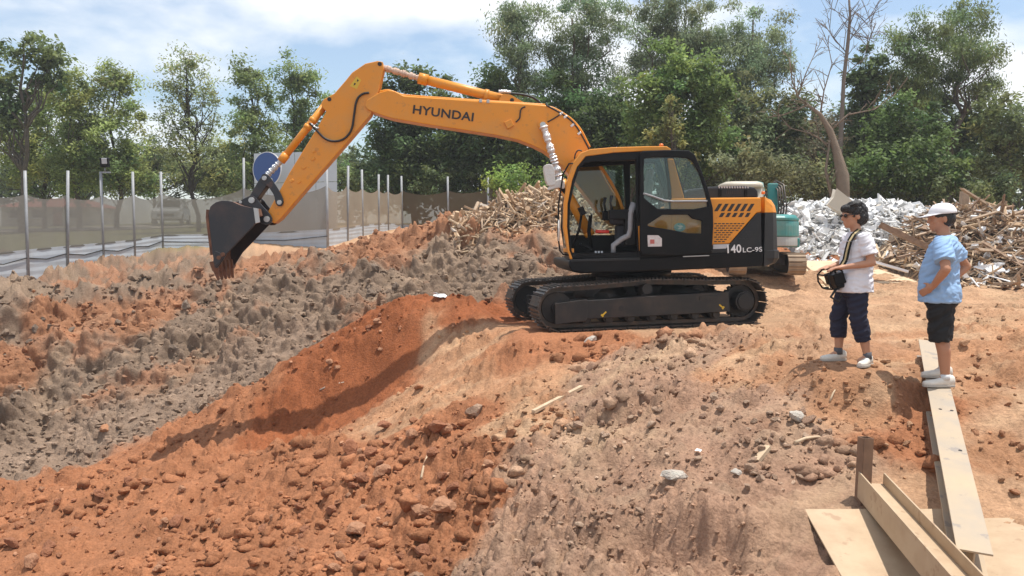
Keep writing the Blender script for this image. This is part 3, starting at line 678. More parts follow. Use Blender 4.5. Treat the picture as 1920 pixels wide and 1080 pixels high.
b = MB(); qs = [XL(x, y, VN - .35) for x, y in ((1091, 398), (1086, 430), (1074, 462))]; b.tube([(x, VN - .35, z) for x, z in qs], .022, 8); q = qs[0]; b.box((q[0], VN - .35, q[1] + .02), (.08, .18, .14), Matrix.Rotation(rad(25), 3, 'Y')); b.build('monitor_stalk', M['black'], ex)
for k in (0, 1):
    b = MB(); q = XL(1112, 440, VN - .4); b.tube([(q[0], .6 + k * .2, fl + .03), (q[0] + .05, .6 + k * .2, fl + .35), (q[0] + .02, .6 + k * .2, fl + .62)], .018, 8); b.box((q[0] + .1, .6 + k * .2, fl + .1), (.2, .1, .03), Matrix.Rotation(rad(-25), 3, 'Y')); b.build('travel_pedal', M['black'], ex)
b = MB(); q = XL(1123, 477, VN - .1)
for k in (-1, 0, 1): b.box((q[0] + k * .05, VN - .12, q[1] + .01), (.03, .02, .09))
b.box((q[0], VN - .12, q[1] - .03), (.15, .025, .05)); b.build('step_bracket', M['greyprint'], ex)
side([(1197, 424), (1202, 424), (1204, 470), (1199, 470)], VN + .01, VN - .05, 'door_jamb', M['yellow'], bevel=.004)
# door swung right back against the side
VD = VN + .09
door = side([(1200, 288), (1204, 283), (1248, 281), (1292, 282), (1303, 290), (1315, 318), (1329, 357), (1337, 390), (1338, 422), (1335, 475), (1283, 479), (1204, 478), (1200, 470)], VD, VD - .055, 'cab_door', M['black'],
            holes=[smooth_poly([(1207, 298), (1213, 295), (1285, 295), (1299, 302), (1313, 330), (1325, 371), (1327, 392), (1208, 392)], 1), [(1214, 421), (1243, 402.5), (1290, 402.5), (1299, 410), (1316, 414), (1316, 438), (1290, 437), (1259, 431), (1216, 424)]], bevel=.014)
side([(1206, 296), (1286, 294), (1314, 330), (1327, 372), (1328, 393), (1207, 393)], VD - .028, VD - .034, 'door_window', M['glass'], door, bevel=0)
side([(1212, 421), (1243, 401), (1291, 401), (1317, 413), (1317, 439), (1290, 438), (1258, 432)], VD - .028, VD - .034, 'lower_door_window', M['glass'], door, bevel=0)
b = MB(); qs = [XL(x, y, VD + .03) for x, y in ((1206, 363), (1212, 364), (1246, 376), (1262, 377.5), (1326, 377))]; b.tube([(x, VD + .03, z) for x, z in qs], .016, 8); b.build('grab_handle', M['wrap'], door)
side([(1214, 441), (1234, 441), (1241, 447), (1241, 462), (1215, 462.5)], VD + .004, VD - .01, 'paper_notice', M['sticker'], door, bevel=0)
side([(1219, 449), (1227, 449), (1227, 457), (1219, 457)], VD + .006, VD - .005, 'notice_stamp', mat('pale_red_print', (.45, .12, .10), .6), door, bevel=0)
side([(1274.5 + 11 * math.cos(k * .4488), 426 + 8.2 * math.sin(k * .4488)) for k in range(14)], VN + .01, VN - .02, 'teal_sticker', M['tealsticker'], ex, bevel=0)
side([(1269, 423), (1280, 423), (1280, 426), (1274, 427.5), (1280, 429), (1270, 430), (1275, 426)], VN + .012, VN - .02, 'sticker_figure', M['white'], ex, bevel=0)
side([(1305, 424), (1314, 424), (1314, 436), (1305, 436)], VN + .006, VN - .02, 'fuel_cap_cover', M['yellow'], ex, bevel=.006)
side([(1281, 480.5), (1330, 478.5), (1330, 480), (1281, 482)], VN + .03, VN - .02, 'step_strip', M['greyprint'], ex, bevel=.002)
b = MB(); qs = [XL(x, y, VN - .02) for x, y in ((1080, 306), (1067, 307), (1056, 326), (1048, 380), (1046, 440), (1050, 470), (1056, 477), (1068, 478))]
b.tube([(x, VN - .03, z) for x, z in qs], .014, 8); b.build('front_guard_rail', M['black'], ex)
b = MB(); qs = [XL(x, y, VN - .03) for x, y in ((1048, 412), (1047, 452))]; b.tube([(x, VN - .03, z) for x, z in qs], .02, 8); b.build('rail_sleeve', M['mirrorwrap'], ex)
# wrapped mirror
mir = empty('wrapped_mirror', (0, 0, 0)); mir.parent = ex
b = MB(); b.plate([XL(x, y, VN - .2) for x, y in smooth_poly([(1017, 313), (1026, 308), (1037, 311), (1041, 344), (1036, 349), (1024, 349)], 1)], [], VN - .08, VN - .26, um); b.build('mirror_head', M['mirrorwrap'], mir, .03, 3)
b = MB(); b.plate([XL(x, y, VN - .2) for x, y in smooth_poly([(1040, 339), (1050, 335), (1058, 341), (1058, 356), (1046, 352), (1024, 359), (1030, 348)], 1)], [], VN - .1, VN - .26, um); b.build('loose_wrap', M['mirrorwrap'], mir, .02, 3)
b = MB(); qs = [XL(x, y, VN - .15) for x, y in ((1040, 345), (1052, 352), (1064, 362))]; b.tube([(x, VN - .15, z) for x, z in qs], [.02, .03, .05], 8); b.build('mirror_arm', M['black'], mir)

# --- boom, arm, bucket
BW = .20
boom = side([(700, 180), (712, 173), (728, 169), (740, 171), (757, 180), (830, 185), (900, 190), (960, 193), (1022, 198), (1045, 206), (1062, 217), (1085, 237), (1107, 280), (1137, 338), (1168, 388), (1174, 408), (1150, 424), (1125, 400), (1085, 348), (1055, 313), (1040, 298), (1022, 284), (1000, 273), (972, 262), (930, 253), (872, 244), (800, 233), (736, 222), (716, 216), (700, 210), (690, 206), (684, 198), (687, 188)],
            BW, -BW, 'boom', M['yellow'], bevel=.012)
text('HYUNDAI', (773.5, 213), (887, 228), (775, 196.5), BW + .003, M['letter'], boom, 'lettering', .022)
ARW = .16
arm = side([(718, 116), (708, 114), (685, 119), (660, 136), (647, 152), (627, 175), (615, 182), (607, 186), (602, 194), (604, 201), (612, 209), (600, 230), (587, 252), (543, 323), (504, 394), (501, 401), (505, 413), (514, 419), (525, 411), (568, 361), (652, 265), (694, 216), (704, 196), (711, 165), (719, 128)], ARW, -ARW, 'arm', M['yellow'], bevel=.012)
def pin(px, py, v, r, name, parent, m=None, t=.03):
    q = pt(px, py, v); b = MB(); b.cyl(q, q + Vector((0, -2 * v - t, 0)), r, n=18); b.cyl(q + Vector((0, t, 0)), q, r, n=18); b.cyl(q + Vector((0, t + .006, 0)), q, r * .5, n=12); return b.build(name, m or M['pin'], parent)
pin(712, 120, ARW, .035, 'arm_pin', arm, M['letter'], .01); pin(617.5, 186, ARW, .035, 'arm_pin', arm, M['letter'], .01)
pin(960, 188, .12, .035, 'boom_pin', boom, M['letter'], .01)
pin(1018, 234, BW, .085, 'cylinder_pin', boom, M['yellow'], .04); pin(1018, 234, BW + .04, .05, 'cylinder_pin', boom, M['pin'], .015)
# decals and lifting lugs
side([(669, 143), (677, 150), (669, 167), (656, 161)], ARW + .004, ARW - .01, 'warning_sticker', M['track_yellow'], arm, bevel=0)
for pts_ in ([(664, 155), (668, 157), (663, 161)], [(670, 148), (673, 151), (669, 154)]): side(pts_, ARW + .006, ARW - .005, 'sticker_mark', M['letter'], arm, bevel=0)
for lx, ly in ((589, 283), (587, 298), (570, 314), (547, 339), (561, 341)):
    q = pt(lx, ly, ARW); b = MB(); b.box(q, (.07, .03, .045), Matrix.Rotation(rad(40), 3, 'Y')); b.build('pad', M['yellow'], arm, .008)
side([(945, 229), (958, 223), (964, 235), (952, 242)], BW + .05, BW - .01, 'work_lamp_box', M['yellow'], boom, bevel=.008)
# cylinder bracket on the boom
side([(937, 184), (944, 175), (957, 177), (985, 193), (985, 200), (930, 200)], .12, -.12, 'arm_cylinder_bracket', M['yellow'], boom, bevel=.01)
def cylinder(name, a, bq, cpt, v, rb, rr, m_rod, collars=()):
    """barrel from a to bq, rod from bq to cpt"""
    A_, B_, C_ = pt(*a, v), pt(*bq, v), pt(*cpt, v); b = MB(); b.cyl(A_, B_, rb, n=24); d = (B_ - A_).normalized()
    b.cyl(B_ - d * .14, B_ + d * .02, rb * 1.18, n=24); b.cyl(A_ - d * .02, A_ + d * .06, rb * 1.08, n=24)
    for t in collars:
        c_ = A_ + (B_ - A_) * t; b.cyl(c_ - d * .035, c_ + d * .035, rb * 1.2, n=24)
    o = b.build(name, M['yellow'], ex)
    n = 40; rg = []
    for i in range(n):
        c_ = B_ + (C_ - B_) * (i / (n - 1)); rg.append((c_, rr * (1 + .16 * math.sin(i * 2.3 + 3 * math.sin(i * .37)) + .14 * math.sin(i * .83 + 1) + random.uniform(-.08, .08))))
    b = MB(); b.tube([x for x, _ in rg], [r for _, r in rg], 14, False); b.build('rod', m_rod, o); return o
cylinder('arm_cylinder', (960, 190), (787, 147), (713, 125), 0, .082, .052, M['spiralwrap'], (.28,))
cylinder('bucket_cylinder', (613, 193), (528, 301), (497, 333), 0, .062, .05, M['chrome'], (.30, .42))
for v in (.33, -.33): cylinder('boom_cylinder', (1106, 440), (1052, 342), (1019, 236), v, .085, .062, M['chrome'])
# pipes and hoses
def hose(pxs, v, r, name, m, parent, n=0):
    q = [pt(x, y, v) for x, y in pxs]
    for _ in range(2):
        s = [q[0]]
        for i in range(len(q) - 1): s += [q[i] * .75 + q[i + 1] * .25, q[i] * .25 + q[i + 1] * .75]
        q = s + [q[-1]]
    b = MB(); b.tube(q, r, 8); return b.build(name, m, parent)
hose([(712, 172), (728, 168), (745, 175), (757, 179), (900, 188.5), (1022, 196.5)], .13, .018, 'oil_pipe', M['yellow'], boom)
hose([(714, 175), (730, 170), (748, 178), (760, 182), (900, 190), (1022, 198), (1046, 205), (1084, 232), (1106, 276)], .17, .018, 'oil_pipe', M['yellow'], boom)
hose([(1024, 197), (1050, 211), (1070, 224), (1085, 242), (1105, 280)], BW + .01, .014, 'hose', M['rubber'], boom)
hose([(692, 174), (680, 175), (668, 186), (664, 215), (660, 245), (645, 262), (625, 266), (608, 260), (596, 247), (585, 235), (580, 231)], ARW + .03, .019, 'hose', M['rubber'], arm)
hose([(583, 232), (592, 240), (598, 240)], ARW + .02, .018, 'hose_end', M['chrome'], arm)
hose([(955, 175), (980, 177), (1000, 182), (1014, 194)], .1, .022, 'hose', M['rubber'], boom)
hose([(935, 172), (945, 171), (958, 173)], .1, .03, 'hose_fitting', M['chrome'], boom)
hose([(985, 200), (977, 203), (975, 214), (975, 222), (967, 229)], BW + .015, .012, 'hose', M['rubber'], boom)
hose([(1022, 231), (1034, 225), (1050, 215), (1054, 212)], BW + .015, .011, 'hose', M['rubber'], boom)
hose([(1125, 310), (1140, 333), (1150, 350), (1160, 370), (1167, 392)], BW + .03, .03, 'oil_pipe', M['yellow'], boom)
hose([(1078, 305), (1077, 292), (1083, 281), (1091, 283)], .7, .012, 'hose', M['rubber'], ex)
for x, y in ((901, 190), (915, 191)):
    q = pt(x, y, .15); b = MB(); b.box(q, (.05, .14, .06)); b.build('pipe_clamp', M['pin'], boom, .006)
for x, y in ((1052, 213), (1060, 219), (1073, 235), (1086, 250)):
    q = pt(x, y, BW); b = MB(); b.box(q, (.07, .05, .04), Matrix.Rotation(rad(40), 3, 'Y')); b.build('pipe_clamp', M['chrome'], boom, .006)
# bucket linkage
for v in (.19, -.23):
    side(smooth_poly([(490, 328), (497, 325), (504, 329), (515, 344), (526, 362), (532, 377), (529, 386), (521, 387), (516, 380), (514, 366), (503, 350), (490, 341)], 1), v + .02, v - .02, 'curved_link', M['buckblack'], bevel=.006)
lk = side([(486, 336), (494, 327), (503, 333), (503, 345), (482, 374), (476, 384), (466, 380), (467, 369)], .13, -.13, 'bucket_link', M['buckblack'], bevel=.01)
for x, y in ((496, 334), (524, 379.5)): pin(x, y, .215, .038, 'link_pin', lk)
bucket = empty('bucket', (0, 0, 0)); bucket.parent = ex
BH = .52
prof = [(394, 388), (398, 384), (405, 379), (416, 376), (427, 376.5), (435, 378), (451, 385), (468, 389), (483, 391), (486, 416), (479, 420), (426, 475), (412, 497), (407, 503), (402, 501), (398, 470), (393, 425), (391, 400)]
for v in (BH, -BH): 
    b = MB(); b.plate([XL(x, y, BH) for x, y in prof], [], v, v - .03 * (1 if v > 0 else -1), um); b.build('side_plate', M['buckblack'], bucket, .006)
side([(475, 389.5), (484, 391.5), (487, 417), (479, 419)], BH + .02, BH - .02, 'edge_strip', M['pin'], bucket, bevel=.004)
b = MB(); b.plate([XL(x, y, BH) for x, y in ((404, 470), (420, 478), (414, 492), (405, 500), (400, 490))], [], BH + .02, BH - .02, um); b.build('side_cutter', M['buckblack'], bucket, .008)
for x, y in ((411, 483), (418, 477)): q = pt(x, y, BH); b = MB(); b.cyl(q, q + Vector((0, .035, 0)), .035, n=12); b.build('bolt', M['buckrust'], bucket)
# shell: back and floor of the bucket
sh = [XL(x, y, BH) for x, y in ((486, 404), (483, 391), (468, 389), (451, 385), (435, 378), (416, 376), (405, 379), (396, 386), (391, 400), (393, 425), (398, 470), (402, 501))]
b = MB(); V = []
cx, cz = XL(440, 430, BH)
for (u, z) in sh:
    dxx, dzz = u - cx, z - cz; l = math.hypot(dxx, dzz)
    for k in (1.0, 1 - .035 / l): V += [Vector((cx + dxx * k, BH - .006, cz + dzz * k)), Vector((cx + dxx * k, -BH + .006, cz + dzz * k))]
Fs = []
for i in range(len(sh) - 1):
    o_ = i * 4; Fs += [(o_, o_ + 4, o_ + 5, o_ + 1), (o_ + 2, o_ + 3, o_ + 7, o_ + 6), (o_, o_ + 2, o_ + 6, o_ + 4), (o_ + 1, o_ + 5, o_ + 7, o_ + 3)]
Fs += [(0, 1, 3, 2), (len(V) - 4, len(V) - 2, len(V) - 1, len(V) - 3)]
b.add(V, Fs, False); b.build('shell', M['buckrust'], bucket)
wl = [XL(x, y, BH) for x, y in ((392, 393), (391, 408), (395, 440), (399.5, 478))]       # wear strip round the shell's outside
b = MB()
for s in (1, -1): b.tube([Vector((u + .02, s * (BH - .05), z)) for u, z in wl], .045, 6, False)
b.build('wear_strip', M['buckrust'], bucket)
t0 = Vector((XL(400, 494, BH)[0], 0, XL(400, 494, BH)[1])); t1 = Vector((XL(407, 522, BH)[0], 0, XL(407, 522, BH)[1]))
for k in range(5):
    v = BH - .06 - k * (2 * BH - .12) / 4; b = MB(); ax = (t1 - t0); dirn = ax.normalized(); rot = dirn.to_track_quat('Z', 'Y').to_matrix()
    c_ = t0 + Vector((.0, v, 0)); b.box(c_ + dirn * .04, (.10, .13, .16), rot, .8); b.box(c_ + dirn * .19, (.07, .095, .2), rot, .35); b.build('tooth', M['buckrust'], bucket, .006)
for v in (.24, -.24):
    b = MB(); b.plate([XL(x, y, .24) for x, y in smooth_poly([(432, 380), (450, 377), (462, 370), (472, 366), (482, 372), (490, 384), (506, 400), (512, 412), (506, 421), (494, 422), (484, 412), (470, 396), (450, 390)], 1)], [], v + .025, v - .025, um); b.build('ear', M['buckblack'], bucket, .006)
pin(472, 375.5, .27, .05, 'bucket_pin', bucket); pin(500.5, 411, .27, .05, 'bucket_pin', bucket)
b = MB(); q = pt(451, 379, .27); b.cyl(q, q + Vector((0, .02, 0)), .025, n=10); b.build('bolt', M['pin'], bucket)
# ------------------------------------------------------------------ fence of posts, sheet metal and netting
M['galv'] = mat('galvanised_post', (.30, .31, .32), .6, metal=.2, noise=(5, .5, (.2, .2, .21)))
M['sheet'] = mat('zinc_sheet', (.46, .51, .56), .5, metal=.0, noise=(1.5, .5, (.34, .38, .42)), dust=((.42, .36, .3), .3, 1.2))
M['panelwhite'] = mat('pale_hoarding', (.52, .55, .58), .5, noise=(.8, .4, (.44, .47, .5)))
M['blue'] = mat('blue_sign', (.025, .07, .24), .4)
M['signrim'] = mat('sign_rim', (.7, .7, .7), .4)
def net_mat(name, col, dens):
    m = bpy.data.materials.new(name); m.use_nodes = True; t = m.node_tree; t.nodes.clear(); L = t.links.new
    d = N(t, 'ShaderNodeBsdfDiffuse'); d.inputs[0].default_value = (*col, 1); tl = N(t, 'ShaderNodeBsdfTranslucent'); tl.inputs[0].default_value = (*col, 1)
    m0 = N(t, 'ShaderNodeMixShader'); m0.inputs[0].default_value = .5; L(d.outputs[0], m0.inputs[1]); L(tl.outputs[0], m0.inputs[2])
    tr = N(t, 'ShaderNodeBsdfTransparent'); mx = N(t, 'ShaderNodeMixShader'); o = N(t, 'ShaderNodeOutputMaterial')
    n = N(t, 'ShaderNodeTexNoise'); n.inputs['Scale'].default_value = .9; n.inputs['Detail'].default_value = 4
    mr = N(t, 'ShaderNodeMapRange'); mr.inputs[3].default_value = dens - .12; mr.inputs[4].default_value = dens + .12
    co = N(t, 'ShaderNodeTexCoord'); L(co.outputs['Object'], n.inputs['Vector']); L(n.outputs['Fac'], mr.inputs[0])
    L(mr.outputs[0], mx.inputs[0]); L(tr.outputs[0], mx.inputs[1]); L(m0.outputs[0], mx.inputs[2]); L(mx.outputs[0], o.inputs[0])
    return m
M['net'] = net_mat('grey_net', (.27, .255, .225), .85); M['net2'] = net_mat('lit_beige_net', (.42, .36, .28), .86); M['net3'] = net_mat('brown_net', (.17, .135, .095), .76)  # beige bays: slightly denser net, its sunlit brightness put into the colour
#         px   Y    top net sheet_top sag
POSTS = [(-40, 23.8, 318, 360, 478, 9), (47, 25, 320, 363, 468, 9), (121, 26.6, 320, 366, 461, 9), (190, 28.3, 322, 366, 455, 10), (249, 30, 322, 364, 449, 11), (302, 31.8, 322, 363, 440, 16),
         (456, 34, 296, 352, 438, 16), (613, 31, 312, 347, 430, 13), (650, 33, 311, 348, 426, 10), (679, 35, 318, 352, 421, 9), (709, 37, 327, 354, 419, 7), (727, 38.5, 328, 357, 418, 8), (754, 40, 330, 357, 421, 8), (841, 39, 331, 357, 424, 7), (915, 38, 331, 353, 420, 5), (975, 38, 334, 356, 420, 5)]
fence = empty('site_fence', (P(300, 450, 32).x, 32, 1))
tag(fence, 'site fence of steel posts with grey netting hung above ribbed zinc sheets', 'fence', None, 'thing')
FI = fence.location.copy()
def fl_(v): return Vector(v) - FI
pole_pts = []
for (px, Y, top, netr, sh_, sag) in POSTS:
    t = P(px, top, Y); g = gz(t.x, t.y); pole_pts.append((t, g, P(px, netr, Y).z, P(px, sh_, Y).z))
    b = MB(); b.cyl(fl_((t.x, t.y, g - .3)), fl_((t.x + random.gauss(0, .04), t.y, t.z)), .046, n=10); b.build('post', M['galv'], fence)
for i in range(len(POSTS) - 1):
    (a, ga_, na, sa), (c, gc, nc_, sc_) = pole_pts[i], pole_pts[i + 1]; sag = POSTS[i][5] * a.y / F
    # ribbed sheet
    lo = min(ga_, gc) - .25; nrib = 6; V = []; n = 2 * nrib + 1
    dxy = Vector((c.x - a.x, c.y - a.y, 0)); nr_ = Vector((-dxy.y, dxy.x, 0)).normalized() * .006
    for k in range(n):
        t = k / (n - 1)
        for q, top_ in ((a, sa), (c, sc_)):
            z = lo + (top_ - lo) * t; V.append(fl_(Vector((q.x, q.y, z)) + nr_ * (1 if k % 2 else -.2)))
    b = MB(); b.add(V, [(2 * k, 2 * k + 1, 2 * k + 3, 2 * k + 2) for k in range(n - 1)]); o = b.build('zinc_sheet', M['sheet'], fence)
    o.modifiers.new('thick', 'SOLIDIFY').thickness = .006
    # netting bay, sagging between the posts and bellying a little
    nu, nv = 14, 8; V = []
    for j in range(nv + 1):
        for k in range(nu + 1):
            s = k / nu; sg = 4 * s * (1 - s); zt = na + (nc_ - na) * s - sag * sg ** .8; zb = sa + (sc_ - sa) * s - .05; t = j / nv
            q = Vector((a.x + (c.x - a.x) * s, a.y + (c.y - a.y) * s, zb + (zt - zb) * t)) + nr_ * (2 * math.sin(s * 9 + t * 4 + i) + .4 * math.sin(s * 31)) * sg
            V.append(fl_(q))
    b = MB(); b.add(V, [(j * (nu + 1) + k, j * (nu + 1) + k + 1, (j + 1) * (nu + 1) + k + 1, (j + 1) * (nu + 1) + k) for j in range(nv) for k in range(nu)], True)
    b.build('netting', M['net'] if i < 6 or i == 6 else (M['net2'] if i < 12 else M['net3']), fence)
cab_pts = []
for i, (t, g, na, sa) in enumerate(pole_pts[:8]):
    cab_pts.append(fl_((t.x, t.y - .07, sa - .24)))
    if i < 7: u = pole_pts[i + 1]; cab_pts.append(fl_(((t.x + u[0].x) / 2, (t.y + u[0].y) / 2 - .07, (sa + u[3]) / 2 - .33)))
b = MB(); b.tube(cab_pts, .014, 6); b.build('cable', M['rubber'], fence)
t, g, na, sa = pole_pts[3]
b = MB(); q = fl_(t); b.box(q + Vector((.12, 0, -.02)), (.34, .05, .05)); b.tube([q + Vector((.12, 0, 0)), q + Vector((.12, 0, .16))], .02, 6); fl0 = b.build('lamp_bracket', M['galv'], fence)
lamp = empty('flood_lamp', t + Vector((.13, -.02, .15))); tag(lamp, 'black flood lamp mounted on top of a fence post', 'lamp')
b = MB(); b.box((0, 0, .14), (.26, .16, .30), Matrix.Rotation(rad(10), 3, 'X')); b.build('housing', M['black'], lamp, .02)
b = MB(); b.box((.02, -.085, .18), (.17, .03, .18), Matrix.Rotation(rad(10), 3, 'X')); b.build('lens', M['greyprint'], lamp, .01)
# pale hoarding with a round blue sign
hY = 37.5; h0 = P(476, 288, hY); h1 = P(632, 288, hY - 1.2); hb = 1.2
hd = empty('hoarding', ((h0.x + h1.x) / 2, hY - .6, hb)); tag(hd, 'tall pale grey sheet hoarding standing behind the netting fence', 'hoarding')
for k in range(4):
    t0_, t1_ = k / 4, (k + 1) / 4 - .006; A0 = h0.lerp(h1, t0_) - hd.location; A1 = h0.lerp(h1, t1_) - hd.location
    for z0_, z1_ in ((0, (h0.z - hb) * .68), ((h0.z - hb) * .68 + .02, h0.z - hb)):
        b = MB(); dn = Vector((0, .04, 0)); V = [Vector((A0.x, A0.y, z0_)), Vector((A1.x, A1.y, z0_)), Vector((A1.x, A1.y, z1_)), Vector((A0.x, A0.y, z1_))]
        b.add(V + [v + dn for v in V], [(0, 1, 2, 3), (7, 6, 5, 4), (0, 4, 5, 1), (1, 5, 6, 2), (2, 6, 7, 3), (3, 7, 4, 0)]); b.build('panel', M['panelwhite'], hd)
sg = empty('round_sign', P(500, 317, 36.4)); tag(sg, 'round blue disc sign in front of the pale hoarding', 'sign'); sg.rotation_euler = (0, 0, rad(-22))
b = MB(); b.cyl((0, 0, 0), (0, .03, 0), .68, n=40); b.build('disc', M['blue'], sg)
b = MB(); b.cyl((0, .005, 0), (0, .05, 0), .71, n=40); b.build('rim', M['signrim'], sg)
b = MB(); b.cyl((0, .07, -3.2), (0, .07, .3), .04, n=8); b.build('pole', M['galv'], sg)

# ------------------------------------------------------------------ behind the fence: road, verge, house, parked car
M['road'] = mat('pale_road', (.34, .30, .25), .9, noise=(.4, .5, (.26, .24, .2)))
V = []; rp = [(-62, 50), (-45, 52), (-34, 51), (-27, 49), (-21, 50), (-14, 55), (-8, 62)]
for x, y in rp:
    for d in (-3.2, 3.2):
        V.append((x, y + d, gz(x, y + d) + .05))
b = MB(); b.add(V, [(2 * i, 2 * i + 2, 2 * i + 3, 2 * i + 1) for i in range(len(rp) - 1)]); o = b.build('road', M['road']); tag(o, kind='structure')
hs = empty('house', (-47, 92, gz(-47, 92))); tag(hs, 'low house with red tiled roof beyond the fence', 'house')
M['hwall'] = mat('house_wall', (.5, .45, .38), .8); M['hroof'] = mat('red_tiles', (.28, .075, .045), .8, noise=(2, .5, (.18, .06, .04)))
b = MB(); b.box((0, 0, .95), (9, 6, 1.9)); b.build('wall', M['hwall'], hs)
b = MB(); b.add([(-5, -3.6, 1.9), (5, -3.6, 1.9), (5, 3.6, 1.9), (-5, 3.6, 1.9), (-2.5, 0, 2.9), (2.5, 0, 2.9)], [(0, 1, 5, 4), (1, 2, 5), (2, 3, 4, 5), (3, 0, 4), (3, 2, 1, 0)]); b.build('roof', M['hroof'], hs)
for wx in (-3, -.8, 3):
    b = MB(); b.box((wx, -3.02, 1.2), (1.2, .08, .8)); wo = b.build('window', M['black'], hs); b = MB(); b.box((wx, -3.05, .76), (1.4, .12, .08)); b.build('sill', M['white'], wo)
b = MB(); b.box((1.2, -3.02, .85), (.9, .08, 1.7)); b.build('door', M['hroof'], hs)
M['carpaint'] = mat('pale_car_paint', (.55, .57, .58), .3, coat=.4)
def car(loc, rz, label):
    c = empty('parked_car', loc, rz); tag(c, label, 'car')
    def ring(x, w0, w1, z0, z1): return [Vector((x, -w0, z0)), Vector((x, w0, z0)), Vector((x, w0, (z0 + z1) / 2)), Vector((x, w1, z1)), Vector((x, -w1, z1)), Vector((x, -w0, (z0 + z1) / 2))]
    b = MB(); b.loft([ring(2.05, .72, .66, .35, .72), ring(1.95, .82, .74, .28, .86), ring(.9, .85, .78, .25, .98), ring(-1.7, .85, .78, .25, 1.02), ring(-2.0, .8, .72, .3, .95)], False); b.build('body', M['carpaint'], c, .04, 3)
    b = MB(); b.loft([ring(.95, .76, .74, .96, 1.0), ring(.25, .74, .60, .96, 1.47), ring(-1.2, .74, .60, .96, 1.49), ring(-1.85, .74, .68, .96, 1.04)], False); b.build('roof', M['carpaint'], c, .03)
    b = MB(); b.add([(.93, -.66, 1.03), (.93, .66, 1.03), (.30, .55, 1.44), (.30, -.55, 1.44)], [(0, 1, 2, 3)]); o = b.build('windscreen', M['black'], c); o.location.x = .03
    for s in (1, -1):
        b = MB(); b.add([(.55, s * .76, 1.03), (-1.5, s * .76, 1.03), (-1.2, s * .64, 1.42), (.2, s * .64, 1.42)], [(0, 1, 2, 3)]); b.build('side_window', M['black'], c)
        b = MB(); b.box((2.0, s * .58, .68), (.08, .3, .14)); b.build('headlight', M['white'], c, .02)
        for x in (1.3, -1.35):
            b = MB(); b.cyl((x, s * .68, .31), (x, s * .86, .31), .31, n=18); wh = b.build('wheel', M['rubber'], c); b = MB(); b.cyl((x, s * .80, .31), (x, s * .868, .31), .19, n=14); b.build('rim', M['pin'], wh)
    b = MB(); b.box((2.03, 0, .5), (.06, .9, .16)); b.build('grille', M['black'], c)
    return c
cq = P(322, 428, 53); car((cq.x, cq.y, gz(cq.x, cq.y) + .05), rad(-78), 'pale parked car facing the site beyond the netting fence')

# ------------------------------------------------------------------ teal excavator at the back
M['teal'] = mat('teal_paint', (.035, .23, .22), .45, spec=.4, dust=((.3, .26, .2), .4, 2)); M['cream'] = mat('cream_cab_paint', (.50, .46, .37), .45, dust=((.42, .34, .25), .3, 2))
M['tealgrey'] = mat('grey_counterweight_foot', (.36, .36, .34), .6, dust=((.4, .28, .18), .5, 3)); M['tanshoe'] = mat('dusty_track', (.34, .25, .17), .9, bump=(20, .5, .01), noise=(4, .6, (.2, .15, .11)))
tq = P(1433, 540, 20.9); TE = Vector((tq.x, 21.4, gz(tq.x, 21.4)))
te = empty('compact_excavator', TE, rad(90 - 6)); tag(te, 'smaller teal excavator with cream cab roof, parked behind the big excavator', 'excavator'); te.scale = (.95, .95, .85)
shm = MB(); shm.box((0, 0, 0), (.115, .42, .03)); shm.box((.03, 0, .02), (.02, .42, .03)); tsh = None
for s in (1, -1):
    vc = s * .70; path = []
    for k in range(13): a = -math.pi / 2 + math.pi * k / 12; path.append((1.0 + .27 * math.cos(a), .30 + .27 * math.sin(a)))
    for k in range(13): a = math.pi / 2 + math.pi * k / 12; path.append((-1.0 + .27 * math.cos(a), .30 + .27 * math.sin(a)))
    path.append(path[0]); sg_ = [math.dist(path[i], path[i + 1]) for i in range(len(path) - 1)]; L_ = sum(sg_); ns = 46
    b = MB(); b.plate([(x * .97, .3 + (z - .3) * .88) for x, z in path[:-1]], [], vc - .12, vc + .12, lambda x, y, v: Vector((x, v, y))); tr_ = b.build('crawler_track', M['frame'], te)
    for k in range(ns):
        d = L_ * (k + .5) / ns; i = 0
        while d > sg_[i]: d -= sg_[i]; i += 1
        p0, p1 = path[i], path[i + 1]; t = d / sg_[i]; ang = math.atan2(p1[1] - p0[1], p1[0] - p0[0])
        if tsh is None: so_ = shm.build('track_shoe', M['tanshoe'], tr_); tsh = so_.data
        else: so_ = link('track_shoe', tsh, None, tr_)
        so_.matrix_local = Matrix.Translation((p0[0] + (p1[0] - p0[0]) * t, vc, p0[1] + (p1[1] - p0[1]) * t)) @ Matrix.Rotation(-ang, 4, 'Y') @ Matrix.Rotation(math.pi, 4, 'X')
b = MB(); b.box((0, 0, .42), (1.2, 1.1, .3)); b.cyl((0, 0, .5), (0, 0, .72), .42, n=24); b.build('undercarriage', M['frame'], te, .02)
def cw2(z0, z1, nm, m, u0=-1.02, top=0.0):
    b = MB(); rings = []
    for z, gr_ in ((z0, .02), (z0 + .03, 0), ((z0 + z1) / 2, 0), (z1 - .14, top * .25), (z1 - .05, .01 + top * .6), (z1, .02 + top * 1.2)):
        r = []
        for k in range(25):
            t = -1 + k / 12; v = t * .93; r.append(Vector((u0 + gr_ + .75 * max(0, abs(t) - .45) ** 2 / .3, v * (1 - gr_ * .2), z)))
        rings.append(r + [Vector((.1, .93, z)), Vector((.1, -.93, z))])
    b.loft(rings, False); return b.build(nm, m, te, .015)
cw2(.78, 1.04, 'counterweight_foot', M['tealgrey']); cw2(1.045, 1.48, 'counterweight', M['teal'], -1.02); cw2(1.483, 1.66, 'rear_hood', M['teal'], -1.02, .2)
b = MB(); b.box((.35, 0, .88), (1.6, 1.84, .26)); b.build('platform', M['teal'], te, .03)
